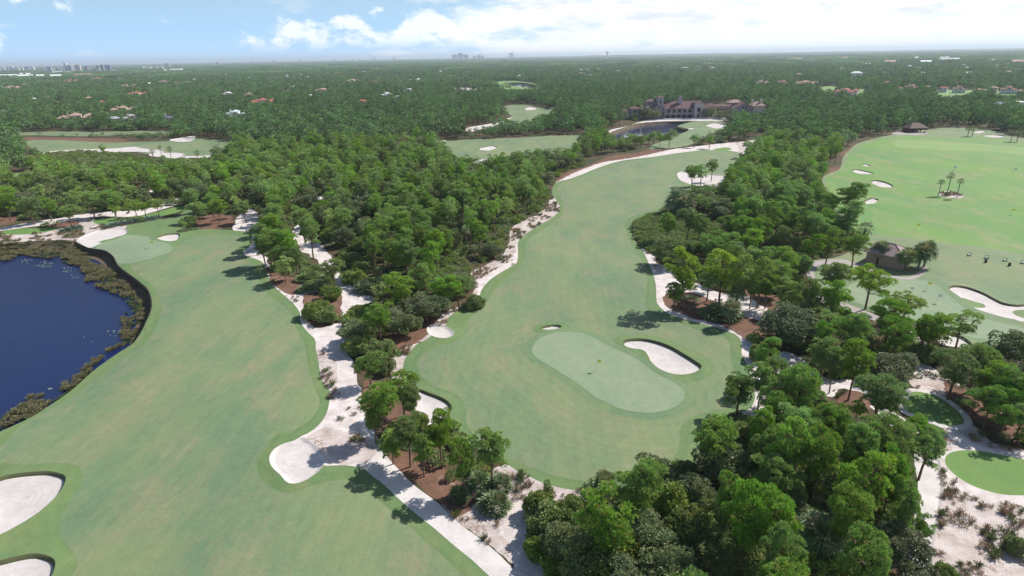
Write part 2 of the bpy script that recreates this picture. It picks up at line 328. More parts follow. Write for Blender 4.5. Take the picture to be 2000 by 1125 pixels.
REG[-1]['poly'] = wpoly([(0,872),(25,846),(50,825),(100,797),(140,774),(175,750),(212,725),(237,702),(275,679),(300,650),(313,618),(316,598),(307,571),(292,553),(270,537),(255,522),(262,517),(290,510),(315,502),(340,492),(352,478),(366,468),(385,461),(430,457),(466,461),(475,474),(466,486),(472,502),(492,514),(505,545),(520,570),(545,590),(568,612),(576,637),(587,655),(595,675),(600,700),(605,730),(615,760),(624,780),(620,800),(605,820),(575,840),(537,852),(515,881),(505,892),(502,914),(510,936),(530,955),(557,965),(580,964),(612,951),(650,940),(675,939),(700,946),(720,959),(750,986),(787,1016),(825,1051),(875,1096),(905,1125),(1000,1220),(800,1310),(110,1310),(137,1130),(148,1106),(147,1081),(130,1059),(115,1041),(114,1019),(125,994),(145,964),(160,944),(161,924),(150,909),(125,903),(87,903),(37,905),(0,901),(-70,902),(-80,890),(-40,885)])
COLL1 = reg('collar', offset(wpoly([(187,486),(200,477),(225,470),(242,463),(262,461),(287,464),(297,472),(320,476),(334,482),(335,492),(312,502),(287,510),(262,515),(237,515),(227,510),(215,502),(200,495)]), 1.2), m_collar, 'turf')
G1 = reg('putting_green', [(187,486),(200,477),(225,470),(242,463),(262,461),(287,464),(297,472),(320,476),(334,482),(335,492),(312,502),(287,510),(262,515),(237,515),(227,510),(215,502),(200,495)], m_green, 'green')
F2 = reg('rough', [(790,730),(787,715),(790,702),(800,687),(815,672),(835,663),(850,652),(868,640),(872,630),(875,622),(890,610),(902,604),(920,597),(935,585),(941,565),(962,542),(1000,520),(1010,512),(1012,495),(1012,475),(1025,460),(1050,442),(1075,427),(1090,415),(1094,403),(1086,390),(1078,375),(1086,356),(1112,350),(1140,340),(1160,330),(1187,320),(1225,312),(1275,306),(1312,301),(1350,296),(1375,292),(1405,292),(1437,296),(1447,302),(1450,320),(1425,342),(1390,362),(1340,378),(1305,398),(1290,408),(1286,419),(1250,426),(1237,433),(1233,445),(1237,462),(1245,475),(1255,487),(1262,500),(1270,520),(1277,540),(1281,560),(1282,585),(1286,597),(1302,611),(1325,620),(1362,631),(1397,641),(1427,652),(1443,662),(1449,677),(1448,692),(1455,707),(1464,725),(1470,750),(1475,775),(1463,798),(1435,806),(1402,814),(1380,830),(1368,862),(1362,900),(1335,935),(1280,955),(1210,962),(1150,960),(1120,958),(1087,951),(1062,943),(1037,931),(1012,919),(992,905),(975,895),(945,880),(905,858),(885,838),(878,812),(884,797),(876,785),(862,776),(835,765),(812,755),(800,745)], m_rough, 'turf')
reg('fairway', [(912,645),(900,661),(875,671),(845,680),(822,697),(816,714),(825,735),(850,752),(880,765),(902,780),(911,800),(910,820),(920,840),(950,868),(985,887),(1002,896),(1037,911),(1075,926),(1112,935),(1157,943),(1210,942),(1260,930),(1300,908),(1322,885),(1327,865),(1327,845),(1337,826),(1362,810),(1398,801),(1428,794),(1446,778),(1448,755),(1440,735),(1428,710),(1426,690),(1424,672),(1408,660),(1375,650),(1340,636),(1300,624),(1270,611),(1262,590),(1262,560),(1264,545),(1255,510),(1237,482),(1225,460),(1221,440),(1228,427),(1250,417),(1288,406),(1303,396),(1338,376),(1388,360),(1422,340),(1446,320),(1443,303),(1437,298),(1405,294),(1375,294),(1350,298),(1275,308),(1225,315),(1187,323),(1160,333),(1140,343),(1112,353),(1092,360),(1090,375),(1098,390),(1101,405),(1094,425),(1062,448),(1037,465),(1028,480),(1024,505),(1016,520),(985,548),(962,572),(948,595),(930,610),(915,626)], m_fair2, 'turf')
reg('rough', [(1039,640),(1050,631),(1075,626),(1100,627),(1115,635),(1110,642),(1087,647),(1050,648)], m_rough, 'turf')
reg('rough', [(1198,664),(1212,655),(1240,652),(1270,653),(1300,660),(1337,676),(1370,694),(1392,711),(1396,724),(1380,738),(1357,745),(1330,744),(1300,738),(1270,720),(1240,690)], m_rough, 'turf')
gpts = [(1039,687),(1041,675),(1055,660),(1080,650),(1107,648),(1135,650),(1160,659),(1185,672),(1215,685),(1240,697),(1262,714),(1287,732),(1315,747),(1335,762),(1337,776),(1325,792),(1300,803),(1270,808),(1240,806),(1212,799),(1185,786),(1160,773),(1140,757),(1115,740),(1085,722),(1060,707),(1045,697)]
reg('collar', offset(wpoly(gpts), 1.7), m_collar, 'turf')
G2 = reg('putting_green', gpts, m_green, 'green')
reg('tee', [(1768,803),(1777,775),(1788,769),(1825,776),(1855,794),(1877,814),(1881,829),(1855,834),(1825,827),(1787,812)], m_tee, 'turf')
REG.insert(-1, dict(name='tee_path', poly=offset(REG[-1]['poly'], 1.1), mat=m_path, kind='sand', tree=False))
reg('tee', [(1846,896),(1855,885),(1880,880),(1912,881),(1962,890),(2005,899),(2045,915),(2055,945),(2030,962),(1975,964),(1937,958),(1900,946),(1870,929),(1850,911)], m_tee, 'turf')
# --- practice ground
reg('range_rough', [(1575,535),(1580,512),(1640,500),(1690,470),(1692,440),(1662,440),(1627,404),(1606,352),(1618,340),(1640,330),(1650,302),(1680,278),(1720,268),(1768,258),(1812,252),(1852,249),(1900,251),(1950,257),(2000,268),(2300,285),(2700,400),(2600,720),(2100,700),(1990,672),(1930,682),(1880,666),(1810,642),(1745,620),(1690,605),(1640,590),(1605,575),(1585,552)], m_fair, 'turf')
reg('driving_range', [(1655,455),(1700,460),(1775,466),(1830,475),(1900,483),(2000,495),(2250,530),(2500,440),(2300,300),(2000,279),(1950,272),(1900,268),(1840,268),(1800,266),(1768,263),(1722,271),(1684,282),(1660,300),(1645,330),(1618,345),(1612,355),(1632,400),(1660,430)], m_range, 'turf')
reg('driving_range', [(1746,278),(1756,272),(1790,274),(1900,281),(2060,292),(2200,300),(2200,312),(2060,304),(1900,294),(1800,290),(1755,286)], m_range_pale, 'turf')
reg('putting_green', [(1655,562),(1690,549),(1740,545),(1795,547),(1825,557),(1850,577),(1880,602),(1920,622),(1990,640),(2080,655),(2100,690),(2000,668),(1900,660),(1830,638),(1760,618),(1700,600),(1660,585)], m_green, 'green')
REG.insert(-1, dict(name='collar', poly=offset(REG[-1]['poly'], 1.8), mat=m_collar, kind='turf', tree=False))
reg('grey_path', [(1590,512),(1615,508),(1650,507),(1664,512),(1690,517),(1760,541),(1790,533),(1806,520),(1812,522),(1800,538),(1768,547),(1700,530),(1662,518),(1640,514),(1605,520),(1590,530),(1596,552),(1612,575),(1650,591),(1690,606),(1735,624),(1782,648),(1806,668),(1830,680),(1868,693),(1920,705),(1918,712),(1862,702),(1822,690),(1796,676),(1770,655),(1725,632),(1680,616),(1640,602),(1600,586),(1582,556),(1574,530),(1580,518)], m_gpath, 'sand')
reg('bare_ground', [(1834,379),(1845,374),(1862,376),(1879,382),(1878,387),(1855,386),(1838,383)], m_scrub, 'sand')
reg('shelter_shadow_patch', [(1745,262),(1752,258),(1800,257),(1812,260),(1800,263)], m_gpath, 'sand')  # the shelter's grey shadow, painted as a patch of ground
# --- farther holes
reg('fairway', [(-60,266),(0,262),(50,258),(150,257),(300,256),(335,259),(330,263),(250,263),(150,266),(60,264)], m_fair, 'turf')
reg('fairway', [(50,276),(87,273),(150,276),(225,277),(325,276),(375,271),(447,276),(447,288),(410,304),(360,307),(300,302),(250,295),(160,294),(92,298),(60,288)], m_fair, 'turf')
reg('tee', [(133,331),(160,328),(208,328),(212,333),(190,337),(160,341),(140,338)], m_fair, 'turf')
reg('tee', [(22,340),(60,335),(66,345),(30,351)], m_fair, 'turf')
reg('fairway', [(866,278),(880,275),(925,272),(1000,270),(1060,266),(1120,264),(1142,268),(1130,285),(1100,300),(1020,305),(990,311),(900,313),(878,300)], m_fair, 'turf')
reg('waste_sand', [(905,256),(915,249),(945,244),(978,237),(1003,228),(1008,232),(985,241),(952,250),(920,257)], m_sand, 'sand')
reg('fairway', [(983,210),(1000,205),(1025,204),(1060,211),(1086,217),(1080,224),(1050,228),(1035,237),(1000,241),(985,240),(1000,229),(990,220)], m_fair, 'turf')
reg('fairway', [(960,160),(1000,158),(1040,162),(1058,169),(1045,175),(985,176),(965,168)], m_lawn, 'turf')
reg('tee', [(1395,290),(1420,287),(1428,292),(1400,295)], m_tee, 'turf')
reg('waste_sand', [(884,172),(890,170),(920,172),(935,174),(930,177),(890,176)], m_sand, 'sand')
reg('lawn', [(1655,159),(1662,152),(1685,151),(1697,158),(1680,161)], m_lawn, 'turf')
reg('lawn', [(1600,171),(1625,168),(1638,172),(1625,178),(1605,179)], m_lawn, 'turf')
reg('lawn', [(1675,176),(1690,174),(1692,184),(1650,187),(1660,182)], m_lawn, 'turf')
reg('lawn', [(1828,177),(1900,176),(1900,180),(1890,186),(1840,190),(1828,183)], m_lawn, 'turf')
reg('lawn', [(1940,179),(1990,179),(1990,187),(1950,187)], m_lawn, 'turf')
reg('lawn', [(1160,157),(1180,153),(1200,156),(1198,160),(1170,161)], m_lawn, 'turf')
reg('terrace_ground', [(1180,259),(1200,252),(1230,245),(1262,234),(1300,230),(1425,230),(1430,234),(1390,237),(1330,236),(1270,238),(1235,248),(1200,258)], m_path, 'sand')
FI = reg('fairway', [(1322,245),(1340,240),(1362,237),(1392,236),(1412,240),(1418,247),(1402,257),(1380,264),(1360,277),(1330,286),(1280,292),(1268,287),(1290,277),(1325,264),(1344,254),(1336,250)], m_fair, 'turf')
# --- bunkers (bowls with a turf lip)
def bunker(pts, depth=0.7, lip=0.4, name='sand_bunker'):
    return reg(name, pts, m_bunker, 'bunker', depth=depth, lip=lip)
bunker([(149,473),(160,478),(175,484),(190,480),(206,474),(226,466),(243,461),(250,455),(248,450),(235,448),(214,450),(190,453),(170,460),(155,466)], .3, .15)
reg('rough', [(192,474),(198,470),(212,467),(222,466),(222,469),(206,473)], m_rough, 'turf')
bunker([(304,467),(310,464),(325,459),(345,457),(352,460),(347,470),(332,474),(315,472)])
bunker([(527,895),(537,879),(555,869),(575,863),(592,856),(617,874),(627,889),(634,901),(628,919),(615,931),(600,941),(582,948),(565,948),(555,940),(548,931),(537,921),(529,910)], .5, .15)
bunker([(-60,955),(0,932),(25,926),(60,922),(95,921),(115,925),(128,931),(127,945),(115,965),(90,990),(60,1012),(20,1035),(0,1045),(-60,1070),(-90,1000)], .9, .5)
bunker([(-50,1104),(0,1093),(40,1083),(70,1079),(95,1084),(107,1093),(105,1110),(98,1125),(80,1150),(20,1170),(-50,1165)], .9, .5)
bunker([(834,645),(842,637),(857,635),(875,641),(887,650),(885,657),(870,662),(850,660),(837,653)], .4, .15)
bunker([(817,760),(835,766),(862,777),(877,787),(881,797),(878,810),(874,822),(850,834),(828,826),(812,807),(805,778)], .8, .35)
bunker([(1055,639),(1065,635),(1085,633),(1097,636),(1092,641),(1075,644),(1060,643)], .5, .4)
bunker([(1216,667),(1222,662),(1240,660),(1262,661),(1287,667),(1312,677),(1337,692),(1357,705),(1370,715),(1366,723),(1350,730),(1325,732),(1302,727),(1282,716),(1269,702),(1262,687),(1252,681),(1235,679),(1222,675)], .8, .5)
bunker([(1852,563),(1862,559),(1887,561),(1920,572),(1947,586),(1962,592),(1985,595),(2010,593),(2050,596),(2060,620),(2000,629),(1985,626),(1955,620),(1925,612),(1900,603),(1870,580),(1857,571)], .7, .4)
reg('rough', [(1876,580),(1900,585),(1922,590),(1926,596),(1915,599),(1890,596)], m_rough, 'turf')
reg('rough', [(1979,605),(1990,601),(2020,602),(2020,620),(1995,615)], m_rough, 'turf')
bunker([(1823,651),(1835,646),(1858,653),(1880,660),(1899,673),(1890,679),(1860,679),(1835,672)], .5, .4)
bunker([(1663,333),(1676,331),(1690,334),(1709,339),(1695,341),(1675,340)], .4, .3)
bunker([(1700,355),(1712,353),(1735,359),(1745,366),(1725,367),(1706,360)], .5, .4)
bunker([(1684,396),(1695,390),(1705,388),(1716,391),(1708,399),(1695,400)], .5, .4)
bunker([(1682,321),(1692,320),(1703,324),(1690,324)], .3, .2)
bunker([(1917,266),(1937,264),(1960,266),(1957,270),(1935,270)], .4, .2)
bunker([(1899,258),(1912,255),(1926,256),(1912,260)], .3, .2)
bunker([(89,298),(125,294),(212,291),(262,287),(277,289),(290,291),(315,294),(325,299),(345,299),(362,301),(357,305),(390,306),(409,304),(412,308),(375,310),(345,311),(312,307),(292,304),(286,297),(225,297),(175,297),(92,301)], .3, .1)
bunker([(331,274),(350,270),(380,266),(376,275),(350,278)], .3, .1)
bunker([(770,285),(775,280),(800,279),(820,277),(870,274),(862,280),(820,281),(782,288)], .3, .1)
bunker([(935,292),(940,288),(960,284),(971,287),(955,294)], .5, .3)
bunker([(922,315),(935,312),(960,312),(958,317),(925,318)], .3, .1)
bunker([(1025,212),(1035,209),(1048,211),(1046,214),(1030,215)], .3, .2)
bunker([(1378,245),(1392,241),(1410,243),(1415,248),(1400,251),(1388,249)], .4, .2)
bunker([(1341,252),(1350,250),(1359,251),(1350,254)], .4, .2)
bunker([(1323,340),(1335,336),(1360,341),(1412,344),(1419,350),(1406,361),(1395,369),(1370,367),(1345,359),(1328,351)], .4, .15)
# --- paths with kerb
reg('cart_path', [(712,914),(724,897),(745,878),(762,899),(787,925),(812,949),(850,976),(870,994),(900,1023),(937,1051),(975,1084),(1000,1109),(1100,1195),(1062,1222),(955,1126),(925,1097),(887,1065),(850,1032),(825,1012),(800,992),(775,970),(750,947),(730,932)], m_path, 'sand')
reg('path_kerb', [(1826,900),(1835,898),(1843,944),(1838,994),(1828,1044),(1824,1082),(1822,1260),(1810,1260),(1814,1082),(1820,1044),(1830,994),(1834,944)], m_kerb, 'sand')
CP = reg('concrete_path', [(1789,868),(1808,862),(1826,868),(1830,900),(1836,944),(1832,994),(1822,1044),(1817,1082),(1812,1260),(1745,1260),(1765,1082),(1778,1044),(1788,994),(1793,944),(1786,901)], m_path, 'sand')

# --- water
LAKE = wpoly([(-70,872),(0,843),(60,815),(100,790),(140,762),(185,722),(230,690),(262,668),(284,632),(296,598),(290,568),(271,549),(249,533),(231,518),(221,500),(205,489),(188,486),(174,484),(160,478),(148,472),(138,473),(120,470),(90,471),(40,474),(0,476),(-100,478),(-400,490),(-1000,540),(-1500,700),(-1100,980),(-500,1010),(-150,910)])
LAKE2 = wpoly([(1185,263),(1195,257),(1215,250),(1240,242),(1262,239),(1300,237),(1340,238),(1350,238),(1334,242),(1322,247),(1330,251),(1344,254),(1335,259),(1308,264),(1260,270),(1215,276),(1190,274)])
POND = wpoly([(985,162.5),(1000,161),(1025,162),(1040,165),(1050,170),(1030,171),(1005,168.5)])
REG += [dict(name='lake_bank', poly=LAKE, mat=m_bank, kind='lake', tree=False, w=4.8, dep=3.4),
        dict(name='pond_bank', poly=LAKE2, mat=m_bank, kind='lake', tree=False, w=2.2, dep=3.2),
        dict(name='pond_bank', poly=POND, mat=m_bank, kind='lake', tree=False, w=2.2, dep=3.2)]
WL = -2.2
# timber wall line along the lake's turf edge
WALL = smooth_closed([G(x, y) for x, y in [(262,668),(284,632),(296,598),(290,568),(271,549),(249,533),(231,518),(221,500),(205,489),(188,486),(174,484),(160,478),(148,472)]], 0.5)
WALL = WALL[:np.argmin(np.hypot(*(WALL - np.array(G(148, 472))).T)) + 1]

# ------------------------------------------------------------------ terrain heights
def undul(P):
    x, y = P[:, 0], P[:, 1]
    return 0.22 * np.sin(x / 19 + 1.3) * np.sin(y / 23) + 0.16 * np.sin(x / 9.5 + y / 13.0) + 0.10 * np.sin(x / 6.1 - y / 7.7 + 2)
def heights(P):
    z = undul(P)
    near = np.hypot(P[:, 0], P[:, 1])
    z *= np.clip((1500 - near) / 800, 0, 1)
    for r in REG:
        Q = r['poly']; lo, hi = Q.min(0) - 6, Q.max(0) + 6
        s = np.where((P[:, 0] > lo[0]) & (P[:, 0] < hi[0]) & (P[:, 1] > lo[1]) & (P[:, 1] < hi[1]))[0]
        if not len(s) or r['kind'] not in ('bunker', 'green', 'lake'): continue
        ins = inside(P[s], Q); d = dist_poly(P[s], Q); sd = np.where(ins, d, -d)
        if r['kind'] == 'bunker':
            rim = 0.22 * np.clip(1 - d / 3.5, 0, 1) ** 2
            k = np.clip((sd - .03) / 0.28, 0, 1)
            zz = np.where(ins, rim * (1 - k) - r['lip'] * .6 * k - (r['depth'] - r['lip'] * .5) * .7 * np.clip((sd - .3) / 5.0, 0, 1), rim)
            z[s] += zz
        elif r['kind'] == 'green':
            z[s] += np.clip(sd / 3.0 + 1, 0, 1) * 0.15
        else:
            dw = dist_poly(P[s], WALL, False) if Q is LAKE else np.full(len(s), 1e9)
            if Q is LAKE:      # keep the banks level where the lake begins
                z[s] *= np.clip(d / 6, 0, 1) * (~ins)
            slope = -r['dep'] * np.clip(sd / r['w'], 0, 1) ** 0.8
            wallz = -1.75 * np.clip((sd - .02) / 0.1, 0, 1) - 0.14 * np.clip(dw, 0, 12)
            wz = np.where(dw < sd * 1.6 + .3, wallz, slope) if Q is LAKE else slope
            z[s] = np.where(ins, np.where(sd < .01, 0, wz), z[s])
    return z

# ------------------------------------------------------------------ one sheet of ground, cut along every outline
def densify():
    V, E = [], []
    def ring(Q):
        b = len(V); n = len(Q)
        V.extend(Q.tolist()); E.extend([(b + i, b + (i + 1) % n) for i in range(n)])
    for r in REG:
        ring(r['poly'])
        if r['kind'] == 'bunker':
            ring(offset(r['poly'], -0.02)); ring(offset(r['poly'], -0.34)); V.extend(offset(r['poly'], -.9).tolist()); V.extend(offset(r['poly'], -1.8)[::2].tolist()); V.extend(offset(r['poly'], 1.8)[::2].tolist())
        if r['kind'] == 'lake' and r['poly'] is LAKE: ring(offset(LAKE, -0.14)); ring(offset(LAKE, -1.5))
        elif r['kind'] == 'lake': ring(offset(r['poly'], -1.5))
    rs = np.random.RandomState(5)
    def grid(x0, x1, y0, y1, s, test):
        gx, gy = np.meshgrid(np.arange(float(x0), x1, s), np.arange(float(y0), y1, s))
        P = np.stack([gx.ravel(), gy.ravel()], 1); P += (rs.rand(*P.shape) - .5) * s * .5
        V.extend(P[test(P)].tolist())
    rad = lambda P: np.hypot(P[:, 0], P[:, 1])
    wedge = lambda P: np.abs(P[:, 0]) < 0.95 * np.maximum(P[:, 1], 0) + 35
    grid(-260, 260, 20, 260, 2.6, lambda P: wedge(P) & (rad(P) < 240))
    grid(-700, 700, 0, 720, 9, lambda P: wedge(P) & (rad(P) >= 240))
    grid(-3000, 3000, -200, 3000, 110, lambda P: (rad(P) >= 700) | (P[:, 1] < 0))
    grid(-12000, 12000, -3000, 14000, 900, lambda P: rad(P) >= 3000)
    b = len(V); S = 60000
    V.extend([(-S, -8000), (S, -8000), (S, S * 1.3), (-S, S * 1.3)]); E.extend([(b, b + 1), (b + 1, b + 2), (b + 2, b + 3), (b + 3, b)])
    return V, E
V, E = densify()
res = delaunay_2d_cdt([Vector(v) for v in V], E, [], 0, 1e-3, False)
gv = np.array([(v.x, v.y) for v in res[0]]); gf = np.array([f for f in res[2] if len(f) == 3])
cen = gv[gf].mean(1)
own = np.full(len(gf), -1)
for i, r in enumerate(REG): own[inside(cen, r['poly'])] = i
gz = heights(gv)
def mesh_obj(name, verts, faces, mat=None, parent=None, kind=None, smooth=False):
    me = bpy.data.meshes.new(name)
    verts = np.asarray(verts, np.float32); faces = np.asarray(faces, np.int32); k = faces.shape[1]
    me.vertices.add(len(verts)); me.vertices.foreach_set('co', verts.ravel())
    me.loops.add(faces.size); me.loops.foreach_set('vertex_index', faces.ravel())
    me.polygons.add(len(faces)); me.polygons.foreach_set('loop_start', np.arange(0, faces.size, k, dtype=np.int32))
    if mat is not None: me.materials.append(mat)
    me.update(calc_edges=True); me.validate()
    if smooth: me.polygons.foreach_set('use_smooth', [True] * len(me.polygons))
    o = bpy.data.objects.new(name, me); COL.objects.link(o)
    if parent is not None: o.parent = parent
    if kind: o['kind'] = kind
    return o
g2poly = G2['poly']
def ground_part(name, sel, mat, dgp=None):
    F = gf[sel]; u, inv = np.unique(F, return_inverse=True); F2 = inv.reshape(F.shape)
    vv = np.column_stack([gv[u], gz[u]])
    a, b, c = vv[F2[:, 0]], vv[F2[:, 1]], vv[F2[:, 2]]
    flip = ((b[:, 0] - a[:, 0]) * (c[:, 1] - a[:, 1]) - (b[:, 1] - a[:, 1]) * (c[:, 0] - a[:, 0])) < 0
    F2[flip] = F2[flip][:, ::-1]
    o = mesh_obj(name, vv, F2, mat, kind='structure', smooth=True)
    if dgp is not None:
        at = o.data.attributes.new('dg', 'FLOAT', 'POINT'); at.data.foreach_set('value', dist_poly(gv[u], dgp).astype(np.float32))
    return o
ground_part('ground', own == -1, m_floor)
for i, r in enumerate(REG):
    s = own == i
    if not s.any(): continue
    if r['kind'] == 'bunker':
        d = dist_poly(cen[s], r['poly']); idx = np.where(s)[0]
        lipm = np.zeros(len(gf), bool); lipm[idx[d < 0.25]] = True; flo = s & ~lipm
        if r['lip'] < .2: flo = s; lipm[:] = False
        if lipm.any(): ground_part('bunker_lip', lipm, m_lip)
        if flo.any(): ground_part(r['name'], flo, r['mat'], r['poly'])
    else:
        ground_part(r['name'], s, r['mat'], g2poly if r['mat'] in (m_fair2, m_collar) else r['poly'] if r['mat'] is m_rough else None)
def sheet(name, Q, z, mat):
    r_ = delaunay_2d_cdt([Vector(q) for q in Q], [(i, (i + 1) % len(Q)) for i in range(len(Q))], [], 1, 1e-4, False)
    return mesh_obj(name, [(v.x, v.y, z) for v in r_[0]], [f for f in r_[2]], mat, kind='structure')
sheet('lake_water', LAKE, WL, m_water); sheet('pond_water', LAKE2, WL, m_water2); sheet('pond_water', POND, WL + .5, m_water2)
def ztop(x, y): return float(heights(np.array([[x, y]]))[0])
# ------------------------------------------------------------------ foliage
def leafmat(name, c1, c2, c3=None, trans=0.20, rough=0.75, big=0.35):
    """c1/c2 vary from clump to clump, the whole tree shifts a little too"""
    m, t = new_mat(name)
    g = t.n('ShaderNodeNewGeometry'); oi = t.n('ShaderNodeObjectInfo')
    c = t.mix(g.outputs['Random Per Island'], c1, c2)
    if c3: c = t.mix(t.ss(t.m('FRACT', t.m('MULTIPLY', g.outputs['Random Per Island'], 7.31)), 0.80, 0.95), c, c3)
    bn = t.noise(g.outputs['Position'], 0.013, 5, 0.65)
    r = oi.outputs['Random']
    h = t.n('ShaderNodeHueSaturation', {'Color': c,
        'Hue': t.m('ADD', t.m('ADD', 0.474, t.m('MULTIPLY', t.noise(g.outputs['Position'], 0.006, 4, 0.7), 0.032)), t.m('MULTIPLY', t.m('FRACT', t.m('MULTIPLY', r, 13.7)), 0.020)),
        'Saturation': t.m('ADD', 0.80, t.m('MULTIPLY', t.m('FRACT', t.m('MULTIPLY', r, 5.3)), 0.30)),
        'Value': t.m('ADD', 1.0 - big * 1.35, t.m('ADD', t.m('MULTIPLY', r, big * 1.1), t.m('MULTIPLY', bn, big * 1.8)))})
    d = t.n('ShaderNodeBsdfDiffuse', {'Color': h.outputs[0], 'Roughness': 0.6})
    tr = t.n('ShaderNodeBsdfTranslucent', {'Color': h.outputs[0]})
    mx = t.n('ShaderNodeMixShader', {0: trans, 1: d.outputs[0], 2: tr.outputs[0]})
    gl = t.n('ShaderNodeBsdfGlossy', {'Color': (.9, .95, .9, 1), 'Roughness': 0.5})
    m2 = t.n('ShaderNodeMixShader', {0: 0.025, 1: mx.outputs[0], 2: gl.outputs[0]})
    t.n('ShaderNodeOutputMaterial', {'Surface': m2.outputs[0]})
    return m
L_pine = leafmat('pine_needles', (0.184, 0.345, 0.072), (0.351, 0.547, 0.102), (0.400, 0.383, 0.122))
L_pineY = leafmat('young_yellow_needles', (0.33, 0.47, 0.085), (0.50, 0.64, 0.13), (0.18, 0.30, 0.07))
L_oak = leafmat('oak_leaves', (0.164, 0.232, 0.095), (0.284, 0.350, 0.134), (0.359, 0.337, 0.173))
L_bush = leafmat('shrub_leaves', (0.173, 0.273, 0.069), (0.312, 0.408, 0.100), (0.394, 0.358, 0.119))
L_palm = leafmat('palm_fronds', (0.134, 0.216, 0.077), (0.237, 0.312, 0.126), (0.378, 0.327, 0.156))
L_far = leafmat('mixed_woodland_leaves', (0.113, 0.232, 0.073), (0.216, 0.365, 0.097), (0.253, 0.267, 0.122), 0.2, .8, .72)
L_reed = leafmat('reeds', (0.27, 0.24, 0.115), (0.18, 0.205, 0.085), (0.40, 0.28, 0.19))
L_dry = leafmat('dry_grass', (0.287, 0.179, 0.117), (0.474, 0.331, 0.221), (0.187, 0.193, 0.083))
L_green = leafmat('green_grass_tufts', (0.10, 0.15, 0.045), (0.17, 0.21, 0.07), (0.24, 0.18, 0.09))
L_agave = leafmat('silvery_fronds', (0.13, 0.20, 0.15), (0.20, 0.27, 0.20), (0.11, 0.16, 0.10))
m_bark = plain('bark', (0.17, 0.115, 0.085), 0.95, 0.3, 3.0); m_pbark = plain('palm_bark', (0.20, 0.17, 0.14), 0.95, 0.25, 3.0)

rng = np.random.RandomState(11)
def nrm(v): return v / (np.linalg.norm(v, axis=-1, keepdims=True) + 1e-9)
def tufts(C, A, nb, ln, wd, spread, rg):
    """one star of blades per centre: all blades share the centre vertex, tips widen"""
    n = len(C); d = rg.normal(size=(n, nb, 3)); d = nrm(A[:, None, :] + nrm(d) * spread)
    s = nrm(np.cross(d, rg.normal(size=(n, nb, 3))))
    L = ln * (0.65 + 0.7 * rg.rand(n, nb, 1)); b = C[:, None, :] + d * L
    v = np.empty((n, 1 + 2 * nb, 3)); v[:, 0] = C; v[:, 1::2] = b + s * wd / 2; v[:, 2::2] = b - s * wd / 2
    k = 1 + 2 * nb; f = np.empty((n, nb, 3), int)
    base = (np.arange(n) * k)[:, None]
    f[:, :, 0] = base; f[:, :, 1] = base + 1 + 2 * np.arange(nb); f[:, :, 2] = base + 2 + 2 * np.arange(nb)
    return v.reshape(-1, 3), f.reshape(-1, 3)
def tube(pts, rad, sides=6):
    pts = np.array(pts, float); n = len(pts); V = []; F = []
    for i in range(n):
        d = pts[min(i + 1, n - 1)] - pts[max(i - 1, 0)]; d = d / (np.linalg.norm(d) + 1e-9)
        a = np.cross(d, (0.3, 1, 0.1)); a /= np.linalg.norm(a); b = np.cross(d, a)
        for j in range(sides):
            th = 2 * math.pi * j / sides; V.append(pts[i] + (a * math.cos(th) + b * math.sin(th)) * rad[i])
    for i in range(n - 1):
        for j in range(sides):
            p, q = i * sides + j, i * sides + (j + 1) % sides
            F.append((p, q, q + sides)); F.append((p, q + sides, p + sides))
    return np.array(V), np.array(F)
def join(parts):
    V, F, o = [], [], 0
    for v, f in parts: V.append(v); F.append(f + o); o += len(v)
    return np.concatenate(V), np.concatenate(F)
def rawmesh(name, VF, mats, split=None):
    v, f = VF; me = bpy.data.meshes.new(name)
    me.vertices.add(len(v)); me.vertices.foreach_set('co', np.asarray(v, np.float32).ravel())
    me.loops.add(f.size); me.loops.foreach_set('vertex_index', np.asarray(f, np.int32).ravel())
    me.polygons.add(len(f)); me.polygons.foreach_set('loop_start', np.arange(0, f.size, 3, dtype=np.int32))
    for m in mats: me.materials.append(m)
    if split: me.polygons.foreach_set('material_index', np.concatenate([np.full(n, i, np.int32) for i, n in enumerate(split)]))
    me.update(calc_edges=True)
    return me

